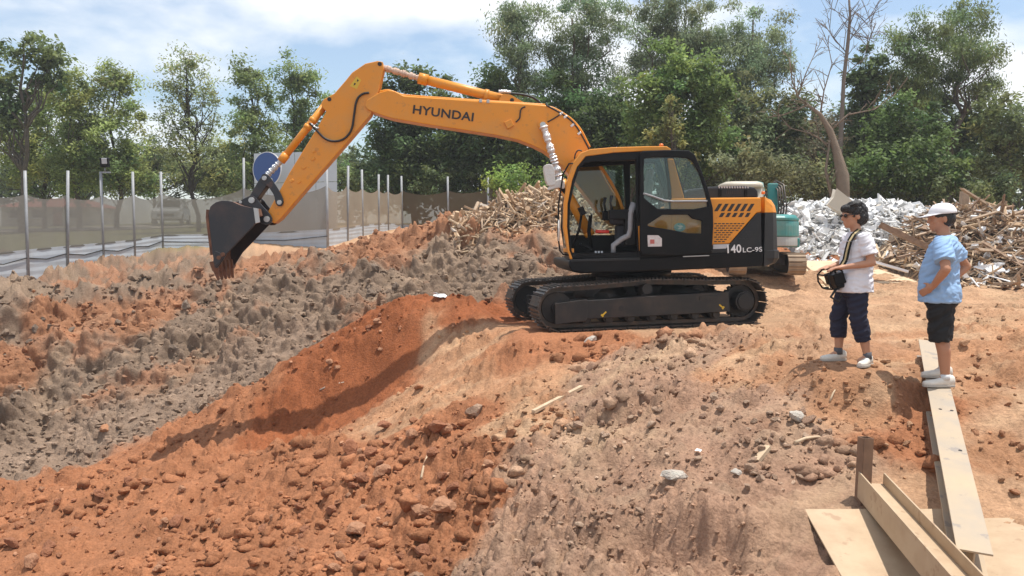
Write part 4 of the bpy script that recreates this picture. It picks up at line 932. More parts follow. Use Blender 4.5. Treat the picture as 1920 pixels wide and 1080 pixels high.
b = MB(); b.plate([(-.45, 1.5), (.85, 1.5), (.95, 1.9), (.8, 2.45), (-.35, 2.45), (-.5, 2.0)], [[(-.3, 1.65), (.7, 1.65), (.78, 1.95), (.68, 2.35), (-.27, 2.35), (-.38, 2.0)]], .94, .0, um); 
tc_ = b.build('cab', M['cream'], te, .02)
b = MB(); rings = []
for z, k in ((2.42, 1.0), (2.50, 1.02), (2.56, .96), (2.60, .8)): rings.append([Vector((.2 + .72 * k * math.copysign(abs(math.cos(a)) ** .5, math.cos(a)), .47 + .52 * k * math.copysign(abs(math.sin(a)) ** .5, math.sin(a)), z)) for a in np.linspace(0, 2 * math.pi, 24, endpoint=False)])
b.loft(rings, True); b.build('cab_roof', M['cream'], te)
b = MB(); b.add([(-.44, .08, 1.6), (-.44, .88, 1.6), (-.40, .88, 2.38), (-.40, .08, 2.38)], [(0, 1, 2, 3)]); b.build('rear_window', M['glass'], te)
b = MB(); b.box((-.2, .0, 2.3), (.1, .12, .3)); b.build('cab_post', M['cream'], te)
b = MB(); b.tube([(.9, -.28, 1.1), (1.3, -.28, 2.0), (1.9, -.28, 2.62), (2.9, -.28, 2.7), (3.9, -.28, 2.2)], [.16, .17, .16, .14, .11], 6, False); b.build('boom', M['teal'], te)
b = MB(); b.tube([(3.9, -.28, 2.2), (4.2, -.28, 1.4), (4.1, -.28, .8)], [.12, .11, .08], 6, False); b.build('arm', M['teal'], te)
b = MB(); b.plate([(4.0, .85), (4.35, .8), (4.5, .5), (4.3, .2), (4.0, .15), (3.9, .5)], [], -.55, -.02, um); b.build('bucket', M['buckblack'], te, .02)
b = MB(); b.box((.55, -.42, 2.05), (.1, .26, 1.1)); b.build('mast', M['teal'], te, .03)
for k in range(4):
    b = MB(); b.tube([(.45, -.52 - k * .055, 1.2), (.35 - .04 * k, -.54 - k * .06, 1.9), (.4, -.52 - k * .05, 2.4 + .05 * k), (.75, -.44 - k * .03, 2.58 + .04 * k), (1.3, -.3, 2.2)], .022, 6); b.build('hose', M['steel'], te)
b = MB(); b.tube([(.2, -.6, 1.85), (.1, -.85, 2.1), (.15, -.75, 2.4)], .012, 5); b.build('mirror_stay', M['black'], te)

# ------------------------------------------------------------------ heaps
def quat_rand(up=None, tilt=.5):
    return Matrix.Rotation(random.uniform(0, 6.28), 3, 'Z') @ Matrix.Rotation(random.gauss(0, tilt), 3, 'Y') @ Matrix.Rotation(random.gauss(0, tilt), 3, 'X')
def chunk_mesh(name, m, sx, sy, sz, jit, sub=0):
    bm = bmesh.new(); bmesh.ops.create_cube(bm, size=1)
    if sub: bmesh.ops.subdivide_edges(bm, edges=bm.edges, cuts=sub, use_grid_fill=True)
    for v in bm.verts: v.co = Vector((v.co.x * sx * (1 + random.uniform(-jit, jit)), v.co.y * sy * (1 + random.uniform(-jit, jit)), v.co.z * sz)) + Vector((random.gauss(0, jit * .18 * sx), random.gauss(0, jit * .18 * sy), random.gauss(0, jit * .22 * max(sz, sx * .3))))
    me = bpy.data.meshes.new(name); bm.to_mesh(me); bm.free(); me.materials.append(m); return me
class Heap:
    def __init__(s, crest, Y0, D, name, m, label, cat):
        """crest: survey points (px,row) along the ridge at depth Y0; D half depth"""
        s.c = [P(x, y, Y0) for x, y in crest]; s.Y = Y0; s.D = D
        xs = np.linspace(s.c[0].x - .6, s.c[-1].x + .6, 70); ds = np.linspace(-1.15, 1.15, 40); V = []
        for d in ds:
            for x in xs: z = s.z(x, Y0 + d * D) - .12 + .10 * float(fbm(np.array([x * 2.0]), np.array([d * 6.0]), 5, 3)[0]); V.append((x, Y0 + d * D, z))
        n = 70; Q = [(j * n + i, j * n + i + 1, (j + 1) * n + i + 1, (j + 1) * n + i) for j in range(39) for i in range(n - 1)]
        me = mesh_np(name, V, Q, True); o = link(name, me, m); tag(o, label, cat, None, 'stuff')
    def crest(s, x):
        for i in range(len(s.c) - 1):
            if s.c[i].x <= x <= s.c[i + 1].x:
                t = (x - s.c[i].x) / (s.c[i + 1].x - s.c[i].x); return s.c[i].z * (1 - t) + s.c[i + 1].z * t
        return -9
    def z(s, x, y):
        g = gz(x, y); t = abs(y - s.Y) / s.D; c = s.crest(x)
        if c < -5 or t > 1: return g - .1
        gc = min(g, c); return max(g - .1, gc + (c - gc) * (1 - t ** 1.5))
    def spot(s, front=True, edge=0.0):
        x = random.uniform(s.c[0].x, s.c[-1].x); y = s.Y + s.D * (random.uniform(-1.0 - edge, .15) if front else random.uniform(-1, 1)); return x, y, max(s.z(x, y), gz(x, y))
def wood(nm, c, n2): return mat(nm, c, .85, noise=(9, .75, n2), bump=(40, .5, .006))
WOODS = [wood('weathered_wood', (.44, .32, .22), (.28, .2, .14)), wood('raw_wood', (.52, .36, .22), (.36, .23, .14)), wood('dark_wood', (.28, .18, .115), (.16, .1, .065)), wood('pale_wood', (.55, .42, .28), (.4, .28, .18)), wood('grey_wood', (.40, .34, .28), (.25, .2, .16))]
M['duff'] = mat('splintered_wood_waste', (.27, .18, .115), .95, noise=(6, .9, (.11, .072, .046)), bump=(14, 1.0, .15)); M['rubblecore'] = mat('pale_rubble_dust', (.50, .48, .45), .95, noise=(5, .9, (.26, .24, .22)), bump=(12, 1.0, .12))
PLANKS = [chunk_mesh('plank', WOODS[k % 5], L_, W_, T_, .10) for k, (L_, W_, T_) in enumerate([(1.5, .12, .05), (1.1, .16, .04), (1.9, .10, .09), (.8, .2, .03), (.6, .12, .05), (2.3, .13, .07), (1.3, .07, .07), (.9, .28, .025), (1.6, .09, .04), (.5, .22, .03)])]
RUB = []
WH = [mat('white_plaster', (.72, .71, .69), .8, noise=(5, .5, (.5, .48, .45))), mat('grey_concrete', (.50, .48, .46), .9, noise=(6, .6, (.3, .28, .26))), mat('bluish_sheet', (.58, .57, .56), .85), mat('cream_render', (.56, .50, .41), .85), mat('bright_white', (.80, .80, .80), .6)]
for k, (a_, b_, c_, j) in enumerate([(.5, .35, .2, .35), (.7, .45, .10, .2), (.35, .3, .25, .4), (.9, .2, .05, .15), (.4, .4, .12, .3), (.6, .5, .12, .2), (.3, .22, .15, .45), (1.5, .05, .04, .1), (.6, .5, .05, .25), (.45, .15, .1, .3)]): RUB.append(chunk_mesh('rubble', WH[(4, 0, 1, 2, 4, 0, 3, 0, 2, 4)[k]], a_, b_, c_, j, 1 if k in (0, 2, 4, 8) else 0))
def stuff_from(meshes, places, name, m_list, label, cat):
    """join many small pieces into one loose-waste object"""
    VV = []; FF = []; mi = []; off = 0; mats = []
    for me, mw in places:
        co = np.empty(len(me.vertices) * 3); me.vertices.foreach_get('co', co); co = co.reshape(-1, 3)
        Rm = np.array(mw.to_3x3()); co = co @ Rm.T + np.array(mw.translation); VV.append(co)
        k = mats.index(me.materials[0]) if me.materials[0] in mats else (mats.append(me.materials[0]) or len(mats) - 1)
        for p in me.polygons: FF.append([i + off for i in p.vertices]); mi.append(k)
        off += len(co)
    me = bpy.data.meshes.new(name); me.from_pydata(np.concatenate(VV).tolist(), [], FF)
    for m_ in mats: me.materials.append(m_)
    me.polygons.foreach_set('material_index', mi); o = link(name, me); tag(o, label, cat, None, 'stuff'); return o
def scatter(heap, meshes, n_obj, n_stuff, nm, label, cat, group, s0, s1, tilt, stuff_label, lift=.02, front=True):
    for k in range(n_obj):
        x, y, z = heap.spot(front); me = random.choice(meshes); o = link(nm, me)
        o.matrix_world = Matrix.Translation((x, y, z + lift + random.uniform(-.04, .1))) @ quat_rand(None, tilt).to_4x4() @ Matrix.Scale(random.uniform(s0, s1), 4)
        tag(o, label, cat, group)
    pl = []
    for k in range(n_stuff):
        x, y, z = heap.spot(front, .12); pl.append((random.choice(meshes), Matrix.Translation((x, y, z + random.uniform(-.08, .05))) @ quat_rand(None, tilt).to_4x4() @ Matrix.Scale(random.uniform(s0 * .35, s1 * .6), 4)))
    if nm == 'debris_plank': pl += [(random.choice(RUB), Matrix.Translation((lambda q: (q[0], q[1], q[2] + .05))(heap.spot(front, .1))) @ quat_rand(None, .5).to_4x4() @ Matrix.Scale(random.uniform(.15, .45), 4)) for _ in range(260)]
    stuff_from(meshes, pl, nm + '_waste', None, stuff_label, cat)
h1_ = Heap([(850, 430), (872, 424), (890, 412), (908, 396), (932, 384), (960, 370), (985, 363), (1015, 362), (1060, 364), (1110, 372), (1150, 390)], 25.3, 1.7, 'timber_heap_core', M['duff'], 'splintered brown wood waste packed under the heap of broken timber', 'wood waste')
LOGS = []
for k in range(6):
    b = MB(); r = random.uniform(.05, .10); L_ = random.uniform(.7, 1.5); b.tube([(-L_ / 2, 0, 0), (-L_ / 6, random.gauss(0, .05), .03), (L_ / 5, random.gauss(0, .06), 0), (L_ / 2, random.gauss(0, .08), random.gauss(0, .06))], [r, r * .9, r * .8, r * .55], 7, True); me = bpy.data.meshes.new('log'); me.from_pydata(b.v, [], b.f); me.materials.append(WOODS[(1, 3, 3, 0, 1, 3)[k]]); LOGS.append(me)
TIM = [PLANKS[1], PLANKS[3], PLANKS[4], PLANKS[6]] + LOGS
scatter(h1_, TIM, 120, 900, 'timber_piece', 'broken pale timber piece in the heap behind the raised boom', 'timber', 'timber heap behind the excavator boom', .4, .8, .6, 'fine splintered wood lying through the timber heap')
h2_ = Heap([(1650, 490), (1680, 462), (1705, 430), (1730, 410), (1755, 396), (1790, 388), (1830, 385), (1880, 402), (1930, 425), (1990, 440), (2100, 470)], 23.2, 4.0, 'debris_heap_core', M['duff'], 'dark wood waste packed under the heap of demolition timber', 'wood waste')
scatter(h2_, PLANKS, 230, 2600, 'debris_plank', 'broken plank tossed on the brown demolition heap behind the two people', 'plank', 'planks on the demolition heap', .38, .75, .45, 'small splintered wood scattered over the demolition heap')
h3_ = Heap([(1440, 430), (1470, 395), (1500, 385), (1535, 382), (1580, 380), (1640, 378), (1680, 380), (1712, 390), (1745, 398), (1790, 400), (1850, 400), (1920, 415), (1980, 440)], 27.5, 3.4, 'rubble_heap_core', M['rubblecore'], 'pale plaster dust packed under the heap of white rubble', 'rubble dust')
scatter(h3_, RUB, 280, 3000, 'rubble_chunk', 'white plaster and sheet rubble chunk on the pale heap near the teal excavator', 'rubble', 'chunks on the white rubble heap', .28, .68, .6, 'small white rubble scattered over the pale heap')
def one(nm, me, px, py, Y, rot, sc, label, cat):
    o = link(nm, me); o.matrix_world = Matrix.Translation(P(px, py, Y)) @ rot.to_4x4() @ Matrix.Scale(sc, 4); tag(o, label, cat, None, 'thing'); return o
slab = chunk_mesh('concrete_slab', WH[3], .85, .2, .5, .18, 1); one('concrete_slab', slab, 1578, 384, 25.6, Matrix.Rotation(rad(32), 3, 'Y') @ Matrix.Rotation(rad(20), 3, 'Z'), 1.0, 'large beige concrete slab tilted on top of the white rubble', 'slab')
post = chunk_mesh('upright_stump', WOODS[0], .18, .18, .6, .06); one('upright_stump', post, 1807, 381, 23.0, Matrix.Rotation(rad(3), 3, 'Y'), 1, 'short upright wooden stump sticking out of the demolition heap', 'stump')
beamw = chunk_mesh('long_timber', WOODS[2], 1.3, .12, .12, .08); one('long_timber', beamw, 1702, 446, 20.7, Matrix.Rotation(rad(27), 3, 'Y') @ Matrix.Rotation(rad(-12), 3, 'Z'), 1, 'long dark timber sloping down across the front of the demolition heap', 'timber')
bag = chunk_mesh('plastic_bag', WH[4], .5, .35, .3, .5, 2); one('plastic_bag', bag, 1855, 508, 19.9, quat_rand(None, .3), .9, 'crumpled white plastic sheet at the foot of the demolition heap', 'plastic')
board = chunk_mesh('white_board', WH[4], .85, .3, .03, .1); one('white_board', board, 1890, 527, 19.3, Matrix.Rotation(rad(-25), 3, 'Z') @ Matrix.Rotation(rad(16), 3, 'Y'), 1, 'white board lying at the foot of the demolition heap', 'board')
pan = chunk_mesh('white_gutter', WH[4], 1.1, .22, .06, .1); one('white_gutter', pan, 1660, 497, 20.6, Matrix.Rotation(rad(18), 3, 'Y') @ Matrix.Rotation(rad(-25), 3, 'Z'), 1, 'white bent gutter length lying against the timber by the steel plates', 'gutter')
# stack of thin steel plates
M['tanplate'] = mat('dusty_steel_plate', (.60, .46, .30), .7, metal=.0, noise=(2.2, .5, (.42, .29, .17)), bump=(6, .2, .01)); M['plateedge'] = mat('rusty_edge', (.2, .13, .085), .8)
c4 = [P(1500, 489, 23.6), P(1592, 488, 24.0), P(1726, 529, 20.6), P(1548, 533, 20.2)]
base = min(gz(c.x, c.y) for c in c4[2:]) - .03
for k in range(5):
    j = Vector((random.uniform(-.12, .12), random.uniform(-.12, .12), 0)); zz = [c.z - .075 * (4 - k) for c in c4]
    V = [Vector((c.x, c.y, z)) + j for c, z in zip(c4, zz)]; b = MB(); b.add([v - Vector((0, 0, .05)) for v in V] + V, [(3, 2, 1, 0), (4, 5, 6, 7), (0, 1, 5, 4), (1, 2, 6, 5), (2, 3, 7, 6), (3, 0, 4, 7)])
    o = b.build('ground_plate', M['tanplate'], None, .008); tag(o, 'tan board in the low stack on the ground behind the strap-carrying person', 'board', 'stacked boards behind the people')

# ------------------------------------------------------------------ steel in the foreground
M['tansteel'] = mat('dusty_tan_steel', (.45, .33, .21), .62, metal=.0, noise=(3.5, .55, (.33, .21, .12)), dust=((.54, .41, .27), .5, 1.4), scratch=((.28, .16, .09), .5, 6), bump=(18, .15, .006))
M['bluesteel'] = mat('scuffed_steel', (.42, .32, .21), .6, metal=.0, noise=(1.6, .55, (.27, .25, .23)), dust=((.46, .34, .22), .6, 3), scratch=((.2, .18, .17), .6, 5), bump=(18, .15, .006))
M['rust'] = mat('rusty_steel', (.22, .125, .075), .8, noise=(8, .6, (.12, .07, .045)), bump=(30, .3, .005))
def hbeam(a, b_, side_v, up_v, wd, ht, tf, tw, name, m, label, flat=False):
    a = Vector(a); b_ = Vector(b_); d = (b_ - a).normalized(); s = Vector(side_v); s = (s - d * s.dot(d)).normalized(); u = s.cross(d).normalized()
    if u.dot(Vector(up_v)) < 0: u = -u
    root = empty(name, a); tag(root, label, 'steel beam', None, 'thing'); ln = (b_ - a).length
    R_ = Matrix((d, s, u)).transposed()
    def bar(nm, oy, oz, w_, h_):
        mb = MB(); mb.box(R_ @ Vector((ln / 2, oy, oz)), (ln, w_, h_), R_); o = mb.build(nm, m, root, .003); return o
    if not flat: bar('top_flange', 0, -tf / 2, wd, tf); bar('web', 0, -ht / 2, tw, ht - 2 * tf - .001); bar('bottom_flange', 0, -ht + tf / 2, wd, tf)
    else: bar('side_flange', -wd / 2, -ht / 2, tf, ht); bar('side_flange', wd / 2, -ht / 2, tf, ht); bar('web', 0, -ht / 2 + .01, wd - tf - .002, tw)
    return root, R_
bc, Rc = hbeam(P(1741, 638, 10.75), P(1828, 1034, 5.85), (1, 0, 0), (0, 0, 1), .225, .22, .016, .012, 'long_steel_beam', M['bluesteel'], 'long scuffed steel beam that the capped person stands on')
for k, (t, o_) in enumerate(((.47, -.03), (.47, .07), (.66, .06))):
    ln = (P(1741, 638, 10.75) - P(1828, 1034, 5.85)).length; mb = MB(); q = Rc @ Vector((ln * t, o_, .0)); mb.cyl(q, q + (Rc @ Vector((0, 0, .003))), .016, n=14); mb.build('bolt_hole', M['letter'], bc)
hbeam((P(1620, 897, 7.2) + P(1649, 874, 7.32)) / 2, (P(1783, 1080, 5.25) + P(1845, 1078, 5.4)) / 2 + (P(1783, 1080, 5.25) - P(1620, 897, 7.2)) * .45, (1, .3, 0), (0, 0, 1), .2, .22, .014, .012, 'trough_steel_beam', M['tansteel'], 'tan steel beam lying on its side with its trough facing up', True)
pb = P(1616, 944, 7.28); pr = empty('square_tube', (pb.x, pb.y, pb.z - .1)); tag(pr, 'short upright square steel tube beside the trough-shaped beam', 'tube')
b = MB(); Rz = Matrix.Rotation(rad(14), 3, 'Z') @ Matrix.Rotation(rad(2), 3, 'Y'); w_ = .088
for i, (ox, oy, sx_, sy_) in enumerate(((0, -w_ / 2, w_, .007), (0, w_ / 2, w_, .007), (-w_ / 2, 0, .007, w_ - .008), (w_ / 2, 0, .007, w_ - .008))): b.box(Rz @ Vector((ox, oy, .33)), (sx_, sy_, .66), Rz)
b.build('tube_wall', M['rust'], pr)
def sheet(corners, t, name, m, label):
    V = [Vector(c) for c in corners]; n = (V[1] - V[0]).cross(V[2] - V[0]).normalized(); n = n if n.z > 0 else -n
    b = MB(); b.add([v - n * t for v in V] + V, [(3, 2, 1, 0), (4, 5, 6, 7), (0, 1, 5, 4), (1, 2, 6, 5), (2, 3, 7, 6), (3, 0, 4, 7)]); o = b.build(name, m, None, .003); tag(o, label, 'steel plate'); return o
a_ = P(1508, 954, 7.0); b_ = P(1579, 1082, 6.1); dn = (b_ - a_).normalized()
sheet([a_, a_ + Vector((1.25, .1, -.03)), a_ + Vector((1.25, .1, -.03)) + dn * 2.2, a_ + dn * 2.2], .014, 'steel_plate', M['tansteel'], 'flat tan steel plate overhanging the earth beside the trough beam')
c_ = P(1852, 970, 7.15); sheet([c_ + Vector((-.95, 0, -.02)), c_ + Vector((2.6, .05, .02)), c_ + Vector((2.6, -2.6, -.12)), c_ + Vector((-.95, -2.6, -.16))], .014, 'steel_plate', M['tansteel'], 'wide tan steel plate lying under the near end of the long beam')
# ------------------------------------------------------------------ trees
M['leaf'] = leaf_mat('leaf'); M['bark'] = mat('bark', (.11, .085, .065), .95, noise=(6, .7, (.05, .04, .03)), bump=(14, .8, .03)); M['darkbark'] = mat('dark_bark', (.045, .036, .03), .95, bump=(14, .8, .03)); M['deadbark'] = mat('dead_pale_bark', (.21, .155, .11), .95, noise=(4, .7, (.17, .125, .09)), bump=(16, .9, .04))
def leaves(ells, n_leaf, lsize, tint, clump_r, droop=0.0, fill=2.2, seed=0, up=.5):
    """ells: rows (cx,cy,cz,rx,ry,rz); returns verts, quads, colours, clump centres"""
    r = np.random.default_rng(seed + 100); E = np.array(ells); area = E[:, 3] * E[:, 5]; pr_ = area / area.sum()
    ncl = max(6, int(area.sum() * 3.14 * 1.5 / (clump_r ** 2) / 2.2)); ei = r.choice(len(E), ncl, p=pr_)
    d = r.normal(size=(ncl, 3)); d /= np.linalg.norm(d, axis=1)[:, None]; rr = r.random(ncl) ** (1 / fill)
    cc = E[ei, :3] + d * E[ei, 3:] * rr[:, None] * np.array([1, 1, 1]); cb = np.clip(1 + .24 * r.normal(size=ncl), .45, 1.7); ch = r.normal(size=ncl) * .06; csz = clump_r * (.55 + .8 * r.random(ncl))
    li = r.integers(0, ncl, n_leaf); off = r.normal(size=(n_leaf, 3)) * np.array([.55, .55, .42]); p = cc[li] + off * csz[li][:, None]
    nrm = r.normal(size=(n_leaf, 3)); nrm[:, 2] = np.abs(nrm[:, 2]) + up; nrm += .5 * off; nrm /= np.linalg.norm(nrm, axis=1)[:, None]
    ax = r.normal(size=(n_leaf, 3)); ax[:, 2] -= droop * 2.2; ax -= nrm * (ax * nrm).sum(1)[:, None] * (1 - min(droop, .6)); ax /= np.linalg.norm(ax, axis=1)[:, None] + 1e-9
    sd_ = np.cross(nrm, ax); sd_ /= np.linalg.norm(sd_, axis=1)[:, None] + 1e-9
    l = lsize[0] * (.6 + .8 * r.random(n_leaf))[:, None]; w_ = lsize[1] * (.6 + .8 * r.random(n_leaf))[:, None]
    V = np.stack([p - ax * l * .5, p + sd_ * w_ * .5 + ax * l * .05, p + ax * l * .5, p - sd_ * w_ * .5 + ax * l * .05], 1).reshape(-1, 3)
    Q = np.arange(n_leaf * 4).reshape(-1, 4)
    t = np.array(tint)[None] * cb[li][:, None] * (1 + .22 * r.normal(size=(n_leaf, 1))); t[:, 0] *= 1 + ch[li] * 1.4; t[:, 2] *= 1 - ch[li]
    return V, Q, np.repeat(np.clip(t * TINT, .004, .6), 4, 0), cc
SEED = [0]; TINT = 2.05
def limb(b, a, c, r0, r1, n=6, wob=.08, sag=0.0):
    a = Vector(a); c = Vector(c); L_ = (c - a).length; pts_ = []; rs_ = []
    for i in range(n + 1):
        t = i / n; q = a.lerp(c, t); k = math.sin(math.pi * t) * L_ * wob
        q += Vector((random.gauss(0, k), random.gauss(0, k), random.gauss(0, k * .6) - sag * math.sin(math.pi * t) * L_)); pts_.append(q); rs_.append(r0 + (r1 - r0) * t ** .8)
    b.tube(pts_, rs_, 6); return pts_
def tree(label, bpx, Y, crowns, tint, nl=2000, lsize=(.2, .08), cr=.42, droop=0., trunk=(.16, .05), top=None, name='tree', bark='bark', group=None, fill=2.2, lean=0, up=.5, cat='tree', nlimb=14, dens=1.0):
    SEED[0] += 1; bx = (bpx - 960) / F * Y; g = gz(bx, Y); root = empty(name, (bx, Y, g - .05)); tag(root, label, cat, group); O = root.location.copy()
    E = []
    for i, (cx, cy, rx, ry) in enumerate(crowns):
        q = P(cx, cy, Y + random.uniform(-.5, .5)) - O; k = Y / F * 1.28; E.append((q.x, q.y, q.z, rx * k, (rx + ry) / 2 * k * .85, ry * k))
    n = int(nl * 1.42 * dens * sum(e[3] * e[5] for e in E) / 2.0)
    V, Q, C, cc = leaves(E, n, lsize, tint, cr, droop, fill, SEED[0], up)
    me = mesh_np('crown', V, Q, False, {'tint': C}); link('crown', me, M['leaf'], root)
    b = MB(); ez = max(E, key=lambda e: e[2] + e[5] * .4); tp = Vector((ez[0], ez[1], ez[2] + ez[5] * .2))
    tr_ = limb(b, (0, 0, -.1), tp, trunk[0], trunk[1] * .5, 9, .018)
    if nlimb:
        for i in np.random.default_rng(SEED[0]).choice(len(cc), min(nlimb, len(cc)), False):
            c = Vector(cc[i]); hgt = min(max(.25, (c.z - 1.2) / tp.z), .92); s = tr_[min(len(tr_) - 1, int(hgt * .85 * (len(tr_) - 1)))]
            limb(b, s, c, trunk[1] * .85, .012, 5, .07, .03)
    b.build('trunk', M[bark], root)
    return root
FE = dict(lsize=(.19, .05), dens=1.45, droop=.5, cr=.5, bark='bark', up=.2)        # feathery, drooping leaves
GG = (.112, .14, .074); DK = (.058, .082, .03); BR = (.088, .122, .036); MD = (.145, .17, .056); OL = (.15, .155, .055); PALE = (.145, .165, .078)
tree('tall grey-green tree with drooping feathery crown above the excavator boom', 1010, 42, [(985, 70, 46, 52), (1002, 130, 45, 40), (965, 50, 30, 28)], GG, 1900, trunk=(.16, .06), **FE)
tree('tall feathery tree with two rounded heads above the boom elbow', 1090, 41, [(1072, 50, 42, 62), (1132, 48, 44, 50), (1100, 130, 62, 50), (1075, 195, 60, 50)], GG, 1900, trunk=(.2, .08), **FE)
tree('wide feathery tree rising behind the cab roof', 1235, 43, [(1225, 55, 50, 55), (1300, 35, 66, 55), (1215, 125, 45, 40), (1270, 105, 75, 45)], (.118, .142, .078), 1800, trunk=(.2, .08), **FE)
tree('round-headed feathery tree between the broad cab-side tree and the bare dead tree', 1400, 42, [(1412, 50, 58, 50), (1392, 115, 70, 45), (1440, 115, 36, 55), (1375, 170, 70, 55)], GG, 1900, trunk=(.2, .08), **FE)
tree('bright green broadleaf tree standing over the excavator hood', 1265, 35.5, [(1272, 128, 52, 45), (1222, 175, 42, 42), (1322, 178, 48, 50), (1262, 220, 78, 55), (1300, 285, 75, 55), (1225, 270, 45, 50)], BR, 2300, (.2, .1), .45, bark='darkbark', trunk=(.2, .07))
tree('large feathery tree with broad leaning crown standing alone beyond the dead tree', 1775, 39, [(1805, 72, 66, 52), (1732, 95, 55, 52), (1770, 150, 88, 42), (1845, 120, 36, 48), (1702, 165, 36, 36)], (.09, .115, .045), 2000, trunk=(.2, .08), **FE)
tree('dark narrow tree clothed in climbers behind the dead trunk', 1622, 40, [(1622, 138, 34, 38), (1626, 205, 40, 55), (1612, 285, 55, 60)], DK, 2400, (.2, .1), .4, bark='darkbark')
tree('dense dark green bushy tree behind the demolition heap', 1680, 34, [(1690, 245, 68, 55), (1652, 325, 80, 50), (1735, 318, 60, 60)], (.055, .085, .026), 2500, (.18, .09), .4, bark='darkbark', trunk=(.14, .05))
tree('loose olive tree at the end of the tree belt beyond the heap', 1895, 36, [(1885, 235, 50, 48), (1905, 305, 50, 55), (1850, 345, 45, 40), (1935, 250, 45, 60)], (.075, .09, .035), 1500, (.2, .09), .42)
tree('dark rounded tree beside the gap next to the hoarding', 780, 44, [(748, 185, 45, 40), (792, 205, 55, 55), (742, 262, 55, 50), (820, 285, 65, 55), (770, 330, 70, 40)], DK, 2300, (.22, .11), .5, bark='darkbark', trunk=(.2, .08))
tree('dark spreading tree under the horizontal boom', 900, 42.5, [(888, 245, 55, 50), (945, 195, 45, 55), (862, 305, 65, 50), (950, 285, 65, 60)], (.048, .07, .024), 2300, (.22, .1), .5, bark='darkbark', trunk=(.2, .08))
tree('dark tree with patchy yellow leaves behind the boom foot', 1050, 39, [(1015, 195, 55, 55), (1092, 255, 60, 60), (1025, 285, 70, 55), (1152, 240, 48, 62), (1135, 315, 65, 50)], (.05, .075, .024), 2300, (.2, .1), .48, bark='darkbark', trunk=(.2, .08))
tree('dull green tree behind the engine hood', 1420, 38, [(1402, 240, 62, 55), (1462, 220, 45, 55), (1385, 305, 65, 45), (1452, 295, 65, 50)], (.07, .085, .036), 2200, (.2, .09), .45, bark='darkbark')
tree('half-dry brownish tree round the dead trunk foot', 1530, 40.5, [(1532, 250, 48, 50), (1522, 315, 60, 50), (1570, 335, 55, 40)], (.10, .085, .05), 1500, (.18, .07), .42)
tree('mid green tree in front of the leaning feathery crown', 1790, 40.5, [(1792, 225, 52, 48), (1832, 275, 52, 52), (1772, 300, 55, 55)], (.058, .078, .028), 2100, (.2, .09), .45, bark='darkbark')
tree('slender olive young tree in front of the bright broadleaf', 1250, 33.8, [(1262, 215, 22, 32), (1245, 255, 28, 32), (1262, 300, 30, 30)], OL, 1700, (.18, .08), .3, trunk=(.07, .03), name='young_tree')
def shrub(label, bpx, Y, crowns, tint, nl=2200, lsize=(.16, .075), cr=.34, **k): return tree(label, bpx, Y, crowns, tint, nl, lsize, cr, trunk=(.05, .02), name='shrub', cat='shrub', nlimb=8, **k)
shrub('bright leafy shrub beside the last netting bay and timber heap', 955, 35, [(950, 347, 38, 26), (990, 340, 35, 30), (1030, 345, 30, 28)], (.09, .13, .03))
shrub('dull olive shrub above the cream cab roof', 1400, 32, [(1395, 290, 42, 35), (1440, 320, 40, 34), (1365, 325, 40, 30)], (.105, .108, .052), 1900)
shrub('low shrub behind the rubble, beside the teal machine boom', 1490, 33, [(1480, 345, 35, 28), (1520, 345, 40, 30)], (.10, .10, .045))
shrub('leafy shrub by the beige netting bays', 690, 43, [(670, 335, 28, 28), (705, 345, 32, 26)], (.09, .115, .045))
shrub('mixed shrub behind the long brown netting bay', 850, 42, [(820, 345, 40, 28), (870, 345, 45, 30), (920, 340, 30, 30)], (.07, .09, .035))
shrub('dark shrub behind the cab', 1190, 35, [(1180, 320, 45, 40), (1130, 345, 40, 30)], (.055, .075, .026))
shrub('dark shrub by the demolition heap end', 1800, 33, [(1790, 350, 50, 34), (1850, 360, 45, 32)], (.06, .075, .03))
shrub('grey-green shrub behind the white rubble', 1590, 33, [(1585, 355, 50, 26), (1640, 362, 45, 28)], (.07, .08, .035))
# left of the arm
tree('open-crowned broadleaf tree with crooked limbs at the fence end', 45, 45, [(45, 95, 46, 32), (108, 108, 26, 24), (15, 150, 36, 40), (85, 150, 34, 20), (20, 215, 40, 40)], (.075, .095, .035), 900, (.28, .15), .42, trunk=(.2, .09), fill=1.6, nlimb=22)
LT = dict(lsize=(.22, .085), cr=.5, group=None)
tree('leafy tree with broad low crown between the crooked tree and the pointed pair', 85, 50, [(95, 195, 45, 45), (70, 255, 70, 55), (30, 300, 60, 50), (110, 305, 70, 50)], MD, 1700, **LT)
tree('darker pointed leafy tree, the one of the pair away from the flood lamp', 150, 48, [(140, 155, 26, 40), (148, 210, 45, 50), (158, 280, 58, 60), (150, 335, 50, 40)], MD, 1700, **LT)
tree('brighter pointed leafy tree, the one of the pair by the flood lamp', 220, 48.5, [(212, 150, 24, 38), (218, 205, 38, 50), (220, 280, 48, 60), (240, 335, 45, 40)], (.13, .155, .05), 1700, **LT)
tree('slim pale-leaved tree with a bare dark trunk beside the arm', 374, 43, [(348, 118, 36, 28), (335, 170, 46, 42), (378, 165, 34, 45), (322, 225, 44, 40), (378, 235, 36, 45), (345, 280, 50, 35)], PALE, 900, (.16, .075), .36, trunk=(.13, .05), bark='darkbark', nlimb=34, fill=1.7)
tree('single-pointed tapering tree between the slim pale tree and two-headed tree', 478, 50, [(468, 142, 20, 28), (474, 195, 34, 42), (480, 260, 46, 52), (485, 320, 45, 40)], (.105, .13, .046), 1700, bark='darkbark', **LT)
tree('two-headed tree directly behind the bucket cylinder', 562, 52, [(542, 142, 26, 32), (588, 150, 22, 34), (562, 205, 46, 46), (572, 275, 50, 52), (600, 320, 35, 40)], (.10, .13, .046), 1700, bark='darkbark', **LT)
